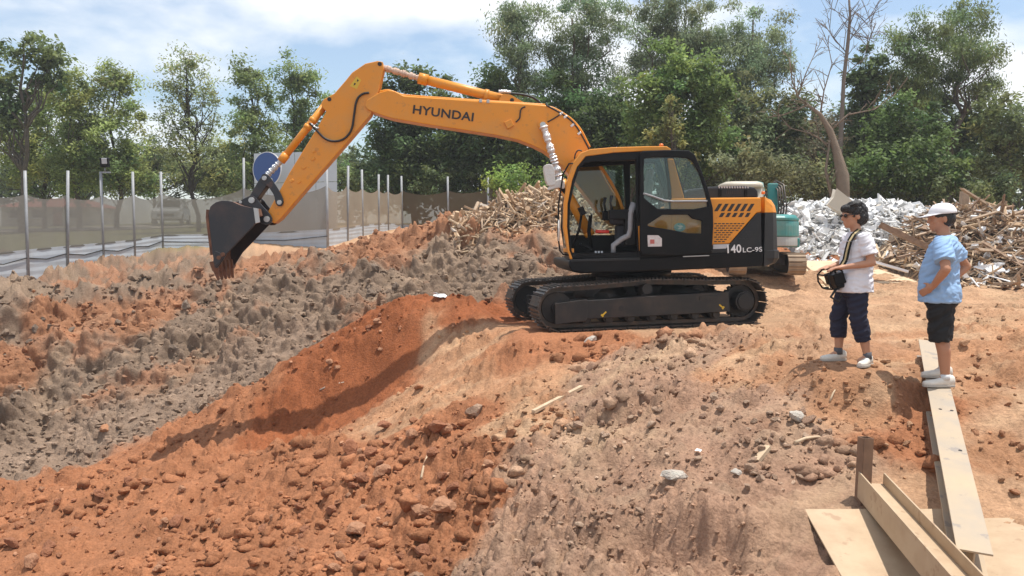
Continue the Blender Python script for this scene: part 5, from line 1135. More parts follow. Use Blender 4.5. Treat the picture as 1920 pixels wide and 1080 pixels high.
tree('low spreading tree between the slim tree and the flood lamp', 295, 54, [(290, 300, 45, 40), (330, 325, 50, 35), (410, 320, 45, 38)], (.085, .10, .04), 1500, **LT)
tree('low olive tree between the slim pale tree and the hoarding', 430, 54, [(435, 290, 35, 45), (425, 335, 45, 35)], OL, 1600, **LT)
tree('thin far tree in the gap between hoarding and dark rounded tree', 660, 56, [(655, 300, 22, 22), (640, 325, 25, 22), (672, 335, 25, 22)], (.08, .10, .045), 1100, (.2, .09), .4, trunk=(.09, .04))
# far woods
def wood_mass(rows, Y, n, tint, label, ls, seed):
    E = []
    for (cx, cy, rx, ry) in rows: q = P(cx, cy, Y + random.uniform(-3, 3)); E.append((q.x, q.y, q.z, rx * Y / F, rx * Y / F * .6, ry * Y / F))
    V, Q, C, _ = leaves(E, n, ls, tint, .8, 0, 2.4, seed); me = mesh_np('far_wood', V, Q, False, {'tint': C}); tag(link('far_wood', me, M['leaf']), label, 'wood', None, 'stuff')
wood_mass([(x, 300 + random.uniform(-25, 25), 80, 85) for x in range(720, 1960, 75)] + [(x, 205, 60, 50) for x in (960, 1080, 1160, 1300, 1420, 1640, 1730)] + [(x, 375, 90, 40) for x in range(700, 1960, 90)], 50, 42000, (.04, .055, .024), 'dark mass of further trees closing the gaps behind the tree belt', (.42, .22), 901)
wood_mass([(x, 335 + random.uniform(-15, 10), 70, 38) for x in range(-40, 680, 60)], 78, 16000, (.075, .09, .042), 'hazy green wood far behind the fence', (.5, .3), 902)
# bare dead trees
def bare(name, label, Y, chains, bark, twig_n, seed, tw=.6):
    random.seed(seed); q0 = P(*chains[0][0][:2], Y); g = gz(q0.x, Y); root = empty(name, (q0.x, Y, g)); tag(root, label, 'dead tree'); O = root.location.copy()
    bt = MB(); bb = MB()
    for i, ch in enumerate(chains):
        pts_ = [P(x, y, Y + random.uniform(-.1, .1) + (0 if i == 0 else k * random.uniform(-.12, .12))) - O for k, (x, y, r) in enumerate(ch)]; rs_ = [r * random.uniform(.85, 1.15) * (.78 if i == 0 else .36) * Y / F for x, y, r in ch]
        if i == 0: pts_[0].z = -.1
        (bt if i == 0 else bb).tube(pts_, rs_, 8)
        if i or len(chains) == 1 or True:
            for k in range(1, len(pts_)):
                for _ in range(twig_n if i else max(1, twig_n // 2)):
                    if i == 0 and k < 3: continue
                    a = pts_[k - 1].lerp(pts_[k], random.random()); d = (pts_[k] - pts_[k - 1]).normalized(); v = (d * .6 + Vector((random.gauss(0, .7), random.gauss(0, .6), random.gauss(.35, .4)))).normalized(); L_ = random.uniform(.5, 1.5) * tw
                    e = a + v * L_; m_ = a.lerp(e, .5) + Vector((0, 0, random.uniform(-.05, .12))); bb.tube([a, m_, e], [min(.022, rs_[k]), .014, .006], 4)
                    for _ in range(3):
                        s = a.lerp(e, random.uniform(.3, .95)); v2 = (v + Vector((random.gauss(0, .7), random.gauss(0, .6), random.gauss(.2, .5)))).normalized(); bb.tube([s, s + v2 * L_ * random.uniform(.25, .5)], [.010, .004], 3)
    bt.build('trunk', bark, root); bb.build('branches', bark, root)
bare('dead_tree', 'big dead tree with pale gnarled trunk behind the white rubble', 31.5, [[(1583, 380, 18), (1580, 330, 15), (1568, 280, 11), (1556, 245, 8), (1538, 215, 5), (1515, 197, 4)], [(1515, 197, 6), (1496, 182, 4.5), (1485, 150, 3), (1480, 110, 2)], [(1496, 182, 4), (1510, 140, 2.6), (1530, 95, 1.6)], [(1538, 215, 5), (1545, 170, 3.5), (1560, 120, 2.4), (1552, 80, 1.5)], [(1556, 245, 6), (1590, 215, 4), (1640, 205, 2.5), (1680, 175, 1.6)], [(1515, 197, 4), (1470, 215, 2.8), (1440, 220, 1.8)], [(1568, 280, 6), (1520, 250, 3), (1480, 240, 2)], [(1560, 372, 10), (1548, 320, 7), (1556, 262, 5)]], M['deadbark'], 4, 31)
bare('dead_tree', 'slender bare dead tree with upright stem and wheel of twigs at the top', 34, [[(1572, 370, 7), (1574, 300, 6), (1578, 230, 5.4), (1582, 150, 4.6), (1590, 80, 3.8), (1594, 30, 3), (1590, -30, 2)], [(1588, 100, 3), (1562, 70, 2), (1545, 45, 1.2)], [(1590, 80, 2.6), (1612, 50, 2), (1640, 20, 1.2)], [(1593, 40, 2.4), (1560, 15, 1.6), (1548, -10, 1)], [(1584, 140, 3), (1620, 110, 2), (1634, 60, 1.4), (1628, 20, 1)], [(1590, 60, 2), (1620, 75, 1.4), (1655, 60, 1)]], mat('grey_dead_bark', (.17, .135, .11), .95), 5, 33, .8)
# ------------------------------------------------------------------ people
random.seed(77)
M['skin'] = mat('skin', (.46, .235, .145), .5, spec=.35, noise=(14, .3, (.40, .18, .10)), bump=(120, .1, .002)); M['skin2'] = mat('skin_tanned', (.42, .205, .12), .5, spec=.35, noise=(14, .3, (.36, .16, .09)))
M['hair'] = mat('black_hair', (.012, .010, .009), .45, bump=(90, .9, .01)); M['shirtw'] = mat('white_cotton', (.70, .68, .71), .85, bump=(300, .15, .001)); M['shirtb'] = mat('light_blue_cotton', (.27, .42, .64), .85, bump=(300, .15, .001))
M['navy'] = mat('navy_cloth', (.012, .013, .032), .85, bump=(250, .2, .001)); M['blackcloth'] = mat('black_cloth', (.010, .010, .011), .85, bump=(250, .2, .001)); M['shoe'] = mat('off_white_shoe', (.68, .64, .57), .6, noise=(20, .4, (.5, .43, .35))); M['sole'] = mat('grey_sole', (.42, .38, .33), .7)
M['sockd'] = mat('dark_sock', (.09, .09, .10), .9); M['sockw'] = mat('white_sock', (.6, .6, .6), .9); M['cap'] = mat('white_cap', (.74, .73, .75), .7); M['lensd'] = mat('dark_lens', (.008, .008, .009), .15)
def ring(c, rx, ry, ax=None, n=18, p=2.4):
    """superellipse ring about c; rx along forward, ry sideways; ax = axis direction"""
    r = []; R_ = None
    if ax is not None: R_ = Vector((0, 0, 1)).rotation_difference(Vector(ax).normalized()).to_matrix()
    for k in range(n):
        t = 2 * math.pi * k / n; ct, st = math.cos(t), math.sin(t); v = Vector((rx * math.copysign(abs(ct) ** (2 / p), ct), ry * math.copysign(abs(st) ** (2 / p), st), 0))
        r.append(Vector(c) + (R_ @ v if R_ else v))
    return r
def capsule(b, pts_, rs_, n=14):
    pts_ = [Vector(p) for p in pts_]; b.tube(pts_, list(rs_), n); b.ell(pts_[0], (rs_[0],) * 3, nu=n, nv=8); b.ell(pts_[-1], (rs_[-1],) * 3, nu=n, nv=8)
def fuse(b, name, m, parent, vox=.008, smooth=6, wr=0.0, seed=0, stretch=(9, 9, 16)):
    """weld overlapping solids into one continuous skin"""
    o = b.build(name + '_tmp', m); r = o.modifiers.new('r', 'REMESH'); r.mode = 'VOXEL'; r.voxel_size = vox; s = o.modifiers.new('s', 'SMOOTH'); s.iterations = smooth; s.factor = .5
    bpy.context.view_layer.update(); me = eval_mesh(o); bpy.data.objects.remove(o); me.name = name
    if wr:
        n = len(me.vertices); co = np.empty(n * 3); me.vertices.foreach_get('co', co); co = co.reshape(-1, 3); no = np.empty(n * 3); me.vertices.foreach_get('normal', no); no = no.reshape(-1, 3)
        u = co[:, 0] * stretch[0] + co[:, 1] * stretch[1] * .8 + 3 * np.sin(co[:, 2] * 5 + seed); v = co[:, 2] * stretch[2] + co[:, 0] * 7 + seed
        d = (1 - np.abs(fbm(u, v, 200 + seed, 3)) * 2.6) * wr; co = co + no * (d - wr * .4)[:, None]; me.vertices.foreach_set('co', co.astype(np.float32).ravel())
    me.polygons.foreach_set('use_smooth', np.ones(len(me.polygons), dtype=bool)); me.update()
    me.materials.clear(); return link(name, me, m, parent)
def hand(b, wrist, fwd, palm, side_, curl, s=1.0):
    """palm and five fingers; fwd along the hand, palm = direction the palm faces, side_ = towards the thumb"""
    w_, f, p, t = Vector(wrist), Vector(fwd).normalized(), Vector(palm).normalized(), Vector(side_).normalized()
    c = w_ + f * .05 * s; R_ = Matrix((f, t, -p)).transposed(); b.ell(c, (.055 * s, .043 * s, .019 * s), R_); capsule(b, [w_ - f * .02, w_ + f * .02], [.028 * s, .03 * s], 10)
    for k, ln in enumerate((.072, .080, .074, .058)):
        a = w_ + f * .088 * s + t * (.031 - .0205 * k) * s; d = f; pts_ = [a]
        for j in range(3):
            d = (d * math.cos(curl) + p * math.sin(curl)).normalized(); p2 = (p * math.cos(curl) - f * math.sin(curl)); pts_.append(pts_[-1] + d * ln * s * (.42, .33, .25)[j])
        capsule(b, pts_, [.0098 * s, .0092 * s, .0085 * s, .007 * s], 8)
    a = w_ + f * .02 * s + t * .034 * s; d = (t * .75 + f * .65 + p * .2).normalized(); d2 = (f * .8 + t * .25 + p * .5).normalized(); capsule(b, [a, a + d * .038 * s, a + d * .038 * s + d2 * .032 * s], [.014 * s, .012 * s, .009 * s], 8)
def head(b, c, R_, s=1.0):
    """skull, jaw, nose, brow, ears; local x forward"""
    c = Vector(c); f = lambda x, y, z: c + R_ @ (Vector((x, y, z)) * s)
    b.ell(f(-.012, 0, .028), (.094 * s, .076 * s, .098 * s), R_, 18, 14); b.ell(f(.022, 0, -.045), (.068 * s, .058 * s, .068 * s), R_, 16, 12); b.ell(f(.058, 0, -.088), (.030 * s, .032 * s, .022 * s), R_)
    b.ell(f(.078, 0, .030), (.018 * s, .052 * s, .014 * s), R_); capsule(b, [f(.088, 0, .018), f(.104, 0, -.018)], [.009 * s, .015 * s], 8); b.ell(f(.088, 0, -.055), (.011 * s, .024 * s, .009 * s), R_); b.ell(f(.085, 0, -.07), (.010 * s, .02 * s, .008 * s), R_)
    for sg_ in (1, -1): b.ell(f(-.008, .079 * sg_, -.005), (.022 * s, .009 * s, .034 * s), R_); b.ell(f(.062, .036 * sg_, -.02), (.022 * s, .02 * s, .02 * s), R_)
    return f
def shoe(parent, c, ang, m, ln=.275, name='shoe'):
    b = MB(); R_ = Matrix.Rotation(ang, 3, 'Z'); c = Vector(c)
    rows = [(-.075, .030, .085), (-.06, .036, .10), (-.02, .037, .098), (.03, .040, .078), (.08, .046, .058), (.13, .046, .048), (.17, .036, .040), (.19, .018, .032)]
    k = ln / .27; rings = []
    for x, hw, h in rows: rings.append([c + R_ @ Vector((x * k, hw * math.copysign(abs(math.cos(a)) ** .8, math.cos(a)), max(.018, .018 + h * max(0, math.sin(a)) ** .7 if math.sin(a) > 0 else .018))) for a in np.linspace(0, 2 * math.pi, 16, endpoint=False)])
    b.loft(rings); o = b.build(name, m, parent)
    b = MB(); pr_ = []
    for x, hw, h in rows: pr_.append((x * k, hw + .004))
    outl = pr_ + [(x, -w_) for x, w_ in reversed(pr_)]
    b.plate(outl, [], 0, .024, lambda x, y, z: c + R_ @ Vector((x, y, z))); b.build('sole', M['sole'], o, .004)
    b = MB()
    for j in range(4): q = c + R_ @ Vector(((.03 + .022 * j) * k, 0, .094 - .012 * j)); b.tube([q + R_ @ Vector((0, -.026, -.012)), q + R_ @ Vector((0, 0, .006)), q + R_ @ Vector((0, .026, -.012))], .005, 5)
    b.build('laces', M['sockw'], o)
    return o
# ---- person with the strap and control box
pA = hit(1594, 682, 6); gA = gz(pA.x, pA.y)
p1 = empty('person', (pA.x, pA.y, gA), rad(180 + 4)); tag(p1, 'person in white T-shirt, navy cropped trousers and sunglasses holding a control box on a strap', 'person'); p1.scale = (1.07, 1.07, 1.01)
b = MB(); R1 = Matrix.Rotation(rad(-4), 3, 'Z')
fR = (.10, -.13, 0); fL = (-.10, .12, 0)                                  # far foot ahead, near foot back
zR = gz(pA.x - .10, pA.y + .13) - gA; zL = gz(pA.x + .10, pA.y - .12) - gA
b.loft([ring((-.01, 0, .86), .10, .15), ring((-.015, 0, .95), .115, .165), ring((-.02, 0, 1.05), .105, .145), ring((-.03, 0, 1.18), .112, .155), ring((-.045, 0, 1.30), .112, .165), ring((-.045, 0, 1.37), .085, .15), ring((-.04, 0, 1.41), .05, .09)])
capsule(b, [(-.04, 0, 1.36), (-.02, 0, 1.50)], [.056, .052])
for hp, kn, an in (((-.01, -.085, .88), (.085, -.12, .48), (.065, -.13, .09 + zR)), ((-.01, .085, .88), (-.02, .12, .48), (-.12, .125, .09 + zL))):
    capsule(b, [hp, Vector(hp).lerp(Vector(kn), .5), kn], [.085, .075, .055]); mid = Vector(kn).lerp(Vector(an), .35) + Vector((-.015, 0, 0)); capsule(b, [kn, mid, an], [.054, .055, .036]); capsule(b, [an, Vector(an) + Vector((.08, 0, -.04))], [.036, .03])
shL = Vector((-.045, .175, 1.345)); elL = Vector((-.085, .245, 1.09)); wrL = Vector((.155, .17, 1.045)); shR = Vector((-.045, -.175, 1.345)); elR = Vector((-.04, -.25, 1.09)); wrR = Vector((.17, -.15, 1.03))
for s_, e_, w_ in ((shL, elL, wrL), (shR, elR, wrR)):
    capsule(b, [s_, s_.lerp(e_, .5), e_], [.052, .046, .039]); capsule(b, [e_, e_.lerp(w_, .3), w_], [.040, .040, .026])
hand(b, wrL + Vector((.01, -.005, 0)), (.93, -.2, -.12), (0, -.1, -1), (.2, -1, 0), .30); hand(b, wrR + Vector((.01, 0, 0)), (.95, .25, -.1), (0, .1, -1), (.2, 1, 0), .30)
Rh = Matrix.Rotation(rad(6), 3, 'Y'); fh = head(b, (.0, 0, 1.585), Rh, 1.12)
body1 = fuse(b, 'body', M['skin'], p1, .010, 4)
b = MB(); b.ell(fh(-.026, 0, .048), (.118, .106, .108), Rh, 20, 14); b.ell(fh(-.055, 0, -.012), (.085, .102, .098), Rh); b.ell(fh(.05, 0, .075), (.06, .084, .05), Rh); b.ell(fh(-.01, .04, .11), (.08, .06, .045), Rh)
fuse(b, 'hair', M['hair'], p1, .007, 3, .008, 3, (40, 40, 20))
b = MB()
for s_ in (1, -1): b.ell(fh(.088, .034 * s_, .012), (.012, .030, .021), Rh); b.tube([fh(.085, .06 * s_, .018), fh(.03, .082 * s_, .016), fh(-.01, .084 * s_, .012)], .005, 6)
b.tube([fh(.1, -.01, .014), fh(.1, .01, .014)], .005, 6); b.build('sunglasses', M['lensd'], p1)
b = MB()
b.loft([ring((-.02, 0, .775), .172, .214), ring((-.02, 0, .86), .168, .208), ring((-.03, 0, .98), .155, .19), ring((-.042, 0, 1.10), .146, .182), ring((-.055, 0, 1.22), .146, .19), ring((-.058, 0, 1.31), .132, .19), ring((-.052, 0, 1.375), .10, .165), ring((-.042, 0, 1.415), .072, .092)])
for s_, e_ in ((shL, elL), (shR, elR)): d = (e_ - s_).normalized(); b.tube([s_ - d * .05, s_ + d * .05, s_ + d * .15, s_ + d * .185], [.066, .078, .080, .082], 16)
fuse(b, 'shirt', M['shirtw'], p1, .0105, 4, .010, 5)
b = MB(); b.loft([ring((-.01, 0, .74), .128, .178), ring((-.012, 0, .82), .132, .180), ring((-.012, 0, .90), .112, .16)])
b.ell((-.01, 0, .76), (.12, .165, .09))
for hp, kn, cu_ in (((-.01, -.085, .82), (.080, -.118, .48), (.070, -.126, .27)), ((-.01, .085, .82), (-.022, .118, .48), (-.075, .122, .255))):
    hp, kn, cu_ = Vector(hp), Vector(kn), Vector(cu_); b.tube([hp + Vector((0, 0, .03)), hp.lerp(kn, .5), kn, kn.lerp(cu_, .6), cu_], [.108, .100, .088, .084, .070], 18)
fuse(b, 'trousers', M['navy'], p1, .0105, 4, .012, 9)
for (fx, fy, _), z_, an_, ang in ((fR, zR, (.065, -.13), .06), (fL, zL, (-.12, .125), .75)):
    shoe(p1, (an_[0], an_[1], z_ - .002), ang, M['shoe']); b = MB(); b.cyl((an_[0], an_[1], z_ + .07), (an_[0] + .004, an_[1], z_ + .145), .044, .042, 16); b.build('sock', M['sockd'], p1)
# control box with guard rails, worn on the strap
Rp = Matrix.Rotation(rad(184), 3, 'Z')
cbx = empty('control_box', Vector((pA.x, pA.y, gA)) + Rp @ Vector((.20, .02, .93)), rad(184)); tag(cbx, 'black radio control box with tubular guard rails carried in front of the body', 'control box'); cbx.scale = (.82,) * 3
Rt = Matrix.Rotation(rad(18), 3, 'Y'); b = MB(); b.box((0, 0, 0), (.15, .30, .15), Rt); b.box(Rt @ Vector((.0, 0, -.1)), (.11, .24, .06), Rt); b.build('case', M['black'], cbx, .012)
for s_ in (1, -1):
    b = MB(); b.tube([Rt @ Vector(v) for v in ((-.06, .16 * s_, .08), (-.02, .17 * s_, .12), (.07, .17 * s_, .13), (.14, .17 * s_, .09), (.16, .17 * s_, .0), (.13, .17 * s_, -.1), (.05, .16 * s_, -.12))], .012, 8); b.build('guard_rail', M['black'], cbx)
b = MB(); b.tube([Rt @ Vector(v) for v in ((.14, -.17, .09), (.15, 0, .092), (.14, .17, .09))], .011, 8); b.tube([Rt @ Vector(v) for v in ((.13, -.17, -.1), (.15, 0, -.1), (.13, .17, -.1))], .011, 8); b.build('guard_rail', M['black'], cbx)
for s_ in (.07, -.07): b = MB(); b.tube([Rt @ Vector((.0, s_, .07)), Rt @ Vector((0, s_, .13))], [.012, .016], 8); b.build('joystick', M['rubber'], cbx)
b = MB(); b.tube([(.02, .1, -.13), (.1, .11, -.24), (.0, .12, -.30), (-.05, .1, -.22)], .018, 8); b.build('lead', M['rubber'], cbx)
st = [(-.035, .075, 1.432), (.035, .105, 1.385), (.088, .125, 1.31), (.112, .13, 1.22), (.13, .13, 1.12), (.19, .13, 1.01)]
b = MB(); mt = MB()
for k in range(len(st) - 1):
    for (bb, wd_, ofs) in ((b, .028, 0), (mt, .009, .006)):
        a0, a1 = Vector(st[k]), Vector(st[k + 1]); d = (a1 - a0).normalized(); n_ = Vector((.7, .7, .2)); n_ = (n_ - d * n_.dot(d)).normalized(); s_ = d.cross(n_)
        q0, q1 = a0 + n_ * (.012 + ofs), a1 + n_ * (.012 + ofs); bb.add([q0 - s_ * wd_, q0 + s_ * wd_, q1 + s_ * wd_, q1 - s_ * wd_], [(0, 1, 2, 3)])
so1 = b.build('carry_strap', M['black'], p1); so1.modifiers.new('t', 'SOLIDIFY').thickness = .005; mo = mt.build('strap_stripe', mat('tan_stripe', (.42, .32, .16), .7), so1)
# ---- man in the cap on the beam
b0_, b1_ = P(1741, 638, 10.75), P(1828, 1034, 5.85)
def beam_z(y): t = (y - b0_.y) / (b1_.y - b0_.y); return b0_.z + (b1_.z - b0_.z) * t
def beam_x(y): t = (y - b0_.y) / (b1_.y - b0_.y); return b0_.x + (b1_.x - b0_.x) * t
yB = 9.22; p2q = Vector((beam_x(yB) - .0, yB, beam_z(yB))); fa = rad(180 - 34)
p2 = empty('person', p2q, fa); tag(p2, 'person in white cap, light blue T-shirt and black shorts standing on a steel beam', 'person'); p2.scale = (1.12, 1.12, 1.05)
Ri = Matrix.Rotation(-fa, 3, 'Z')
def w2l(dx_, dy_): v = Ri @ Vector((dx_, dy_, 0)) / 1.12; return v
nf = w2l(beam_x(yB - .12) - p2q.x + .03, -.12); ff = w2l(beam_x(yB + .17) - p2q.x + .03, .17); nf.z = (beam_z(yB - .12) - p2q.z) / 1.05; ff.z = (beam_z(yB + .17) - p2q.z) / 1.05
b = MB()
b.loft([ring((-.01, 0, .88), .11, .16), ring((-.01, 0, .98), .13, .17), ring((.01, 0, 1.08), .14, .165), ring((0, 0, 1.22), .125, .165), ring((-.02, 0, 1.35), .12, .175), ring((-.03, 0, 1.43), .088, .155), ring((-.03, 0, 1.47), .055, .09)])
capsule(b, [(-.03, 0, 1.42), (.0, 0, 1.57)], [.06, .056])
for hp, ft in (((-.01, .09, .9), nf), ((-.01, -.09, .9), ff)):
    hp = Vector(hp); an = ft + Vector((-.03, 0, .085)); kn = hp.lerp(an, .5) + Vector((.025, 0, 0)); capsule(b, [hp, hp.lerp(kn, .5), kn], [.09, .082, .058]); capsule(b, [kn, kn.lerp(an, .35) + Vector((-.02, 0, 0)), an], [.057, .062, .038]); capsule(b, [an, an + Vector((.07, 0, -.04))], [.038, .03])
shL = Vector((-.03, .185, 1.40)); elL = Vector((-.09, .335, 1.15)); wrL = Vector((.03, .24, .975)); shR = Vector((-.03, -.185, 1.40)); elR = Vector((-.17, -.37, 1.16)); wrR = Vector((-.02, -.215, .985))
for s_, e_, w_ in ((shL, elL, wrL), (shR, elR, wrR)): capsule(b, [s_, s_.lerp(e_, .5), e_], [.056, .050, .042]); capsule(b, [e_, e_.lerp(w_, .3), w_], [.043, .044, .028])
hand(b, wrL, (.75, -.25, -.55), (.2, -1, 0), (.4, 0, .9), .35); hand(b, wrR, (.75, .25, -.55), (.2, 1, 0), (.4, 0, .9), .35)
Rh = Matrix.Rotation(rad(30), 3, 'Z') @ Matrix.Rotation(rad(5), 3, 'Y'); fh = head(b, (.015, 0, 1.64), Rh, 1.1)
fuse(b, 'body', M['skin2'], p2, .010, 4)
b = MB(); b.ell(fh(-.045, 0, .0), (.083, .098, .088), Rh, 18, 12); b.ell(fh(-.02, 0, .035), (.11, .094, .066), Rh); fuse(b, 'hair', M['hair'], p2, .007, 3, .006, 4, (40, 40, 20))
b = MB(); rings = []
for k in range(9):
    a = (math.pi / 2) * k / 8; rr = math.cos(a) ** .75; rings.append([fh(-.022 + .115 * rr * math.cos(t), .098 * rr * math.sin(t), +.045 + .098 * math.sin(a) ** 1.1) for t in np.linspace(0, 2 * math.pi, 28, endpoint=False)])
b.loft(rings); cp_ = b.build('cap', M['cap'], p2)
b = MB(); top_ = []; bot_ = []
for k in range(13):
    t = rad(-78 + 156 * k / 12); top_.append(fh(-.022 + .112 * math.cos(t), .096 * math.sin(t), .052))
    bot_.append(fh(.0 + (.112 + .046 * math.cos(t) ** .6) * math.cos(t) + .02, .088 * math.sin(t), .052 - .022 * math.cos(t)))
b.add(top_ + bot_, [(k, k + 1, 13 + k + 1, 13 + k) for k in range(12)], True); bo = b.build('bill', M['cap'], cp_); bo.modifiers.new('t', 'SOLIDIFY').thickness = .006
b = MB(); b.ell(fh(-.022, 0, .15), (.01, .01, .006), Rh); b.build('button', M['cap'], cp_)
b = MB(); b.ell(fh(-.128, 0, .065), (.012, .03, .025), Rh); b.build('cap_opening', M['hair'], cp_)
b = MB()
b.loft([ring((.0, 0, .81), .185, .222), ring((.005, 0, .92), .184, .218), ring((.018, 0, 1.02), .176, .20), ring((.008, 0, 1.14), .162, .195), ring((-.02, 0, 1.28), .155, .20), ring((-.035, 0, 1.37), .138, .20), ring((-.035, 0, 1.435), .10, .17), ring((-.03, 0, 1.475), .078, .098)])
for s_, e_ in ((shL, elL), (shR, elR)): d = (e_ - s_).normalized(); b.tube([s_ - d * .05, s_ + d * .05, s_ + d * .16, s_ + d * .21], [.072, .084, .088, .090], 16)
fuse(b, 'shirt', M['shirtb'], p2, .0105, 4, .011, 12)
b = MB(); b.loft([ring((-.01, 0, .78), .140, .186), ring((-.01, 0, .86), .146, .19), ring((-.01, 0, .92), .13, .17)]); b.ell((-.01, 0, .80), (.13, .175, .09))
for hp, ft in (((-.01, .088, .86), nf), ((-.01, -.088, .86), ff)):
    hp = Vector(hp); an = ft + Vector((-.03, 0, .085)); kn = hp.lerp(an, .5) + Vector((.02, 0, 0)); en = kn.lerp(an, .10); b.tube([hp, hp.lerp(kn, .5), kn.lerp(hp, .1), en], [.115, .112, .108, .104], 18)
fuse(b, 'shorts', M['blackcloth'], p2, .0105, 4, .010, 21)
for ft in (nf, ff):
    shoe(p2, ft + Vector((-.03, 0, 0)), rad(30), M['shoe'], .285); b = MB(); q = ft + Vector((-.03, 0, .07)); b.cyl(q, q + Vector((0, 0, .055)), .044, .042, 16); b.build('sock', M['sockw'], p2)
# ------------------------------------------------------------------ stones, clods and litter on the ground
random.seed(15)
STC = {'R': [(.36, .155, .075), (.31, .125, .06), (.42, .21, .115)], 'O': [(.47, .26, .14), (.42, .2, .1)], 'B': [(.40, .26, .175), (.44, .30, .205), (.36, .22, .145)], 'G': [(.20, .145, .105), (.24, .17, .12)], 'W': [(.55, .48, .41)]}
def stone_mesh(k, sub):
    bm = bmesh.new(); bmesh.ops.create_icosphere(bm, subdivisions=sub, radius=1); r = random.Random(k); pl = [(Vector((r.gauss(0, 1), r.gauss(0, 1), r.gauss(0, 1))).normalized(), r.uniform(.45, .8)) for _ in range(12)]
    sx_, sy_, sz_ = r.uniform(.85, 1.2), r.uniform(.75, 1.0), r.uniform(.55, .85)
    for v in bm.verts:
        for n_, d_ in pl:
            t = v.co.dot(n_) - d_
            if t > 0: v.co -= n_ * t * .97
        v.co += Vector((r.gauss(0, .05), r.gauss(0, .05), r.gauss(0, .05))); v.co = Vector((v.co.x * sx_, v.co.y * sy_, v.co.z * sz_))
    me = bpy.data.meshes.new('stone'); bm.to_mesh(me); bm.free(); return me
SM = {}
for key, cols in STC.items():
    for c in cols:
        m = mat('clod_' + key, c, .95, noise=(2.0, .4, tuple(x * .8 for x in c)), dust=(tuple(min(.6, x * 1.2 + .03) for x in c), .6, 3), bump=(4, .7, .09))
        for _ in range(3):
            me = stone_mesh(random.randrange(9999), 2); me.materials.append(m); SM.setdefault(key, []).append(me)
def rock(px, py, wpx, key, label, group=None, name='clod', cat='clod', q=None):
    q = q or hit(px, py, 4.5)
    if q.y > 40: return
    r = max(.02, wpx / 2 * q.y / F); o = link(name, random.choice(SM[key]))
    o.matrix_world = Matrix.Translation(q + Vector((0, 0, r * .38))) @ quat_rand(None, .35).to_4x4() @ Matrix.Diagonal((r, r * random.uniform(.85, 1.1), r * random.uniform(.85, 1.15), 1)); tag(o, label, cat, group); return o
rock(833, 962, 64, 'R', 'largest rounded red boulder at the foot of the red slope', None, 'boulder', 'boulder'); rock(668, 1003, 48, 'R', 'squarish orange block standing at the lower red slope', None, 'boulder', 'boulder')
rock(655, 850, 48, 'R', 'flat-topped red lump amid the loose clods', None, 'boulder', 'boulder'); rock(822, 812, 50, 'R', 'broad red lump half sunk in the smooth slope', None, 'boulder', 'boulder'); rock(890, 782, 40, 'B', 'dark round lump alone on the smooth orange slope', None, 'boulder', 'boulder')
rock(1262, 905, 52, 'W', 'large pale angular rock on the grey slope', None, 'rock', 'rock'); rock(783, 730, 28, 'O', 'pale orange stone near the boom shadow', None, 'rock', 'rock'); rock(1107, 643, 30, 'W', 'pale flat stone beside the front end of the excavator track', None, 'rock', 'rock')
rock(1490, 790, 48, 'W', 'whitish rock lying on the brow above the plates', None, 'rock', 'rock'); rock(195, 812, 32, 'O', 'orange stone on the pit floor edge', None, 'rock', 'rock'); rock(1410, 890, 34, 'B', 'flat pale stone above the hollow by the steel plate', None, 'rock', 'rock'); rock(1380, 893, 26, 'W', 'small pale stone beside the flat stone above the hollow', None, 'rock', 'rock')
LB = {'R': 'loose red clod lying on the red soil slope', 'O': 'loose orange clod on the trodden orange soil', 'B': 'loose brown clod on the grey-brown slope', 'G': 'grey clay lump on the far bank of the pit'}
GRP = {'R': 'clods on the red slope', 'O': 'clods on the orange soil', 'B': 'clods on the brown slope', 'G': 'lumps on the pit bank'}
AREA = []
def area(key, n, poly, s0, s1):
    xs = [p[0] for p in poly]; ys = [p[1] for p in poly]; k = 0
    while k < n:
        x = random.uniform(min(xs), max(xs)); y = random.uniform(min(ys), max(ys)); ins = False
        for i in range(len(poly)):
            (xa, ya), (xb, yb) = poly[i], poly[(i + 1) % len(poly)]
            if (ya > y) != (yb > y) and x < (xb - xa) * (y - ya) / (yb - ya) + xa: ins = not ins
        if not ins: continue
        AREA.append((s0 + (s1 - s0) * random.random() ** 2.6, x, y, key)); k += 1
area('R', 95, [(620, 800), (780, 790), (930, 820), (900, 960), (860, 1075), (560, 1075), (640, 930)], 11, 40)
area('R', 60, [(0, 930), (160, 860), (300, 880), (560, 900), (600, 1075), (0, 1075)], 11, 38)
area('R', 26, [(640, 600), (760, 590), (900, 600), (800, 640), (560, 720), (520, 700)], 9, 22)
area('O', 34, [(980, 780), (1060, 760), (1100, 780), (960, 880), (900, 900), (920, 830)], 10, 26)
area('O', 50, [(1460, 640), (1700, 690), (1720, 830), (1690, 930), (1640, 860), (1500, 780), (1400, 700)], 8, 26)
area('O', 36, [(1790, 620), (1915, 640), (1915, 950), (1850, 930), (1820, 800)], 9, 26)
area('B', 110, [(1130, 680), (1330, 680), (1480, 780), (1520, 900), (1400, 930), (1250, 980), (960, 1070), (930, 1000), (1080, 800)], 9, 26)
area('B', 40, [(1380, 780), (1530, 760), (1600, 850), (1500, 930), (1380, 920)], 11, 32)
area('G', 90, [(0, 560), (300, 520), (520, 500), (860, 470), (1000, 470), (960, 550), (700, 560), (560, 620), (400, 680), (0, 800)], 9, 26)
AREA.sort(reverse=True); rest = []
for i, (s_, x, y, key) in enumerate(AREA):
    if i < 285: rock(x, y, s_, key, LB[key], GRP[key])
    else:
        q = hit(x, y, 4.5); r = s_ / 2 * q.y / F; rest.append((random.choice(SM[key]), Matrix.Translation(q + Vector((0, 0, r * .2))) @ quat_rand(None, .35).to_4x4() @ Matrix.Scale(r, 4)))
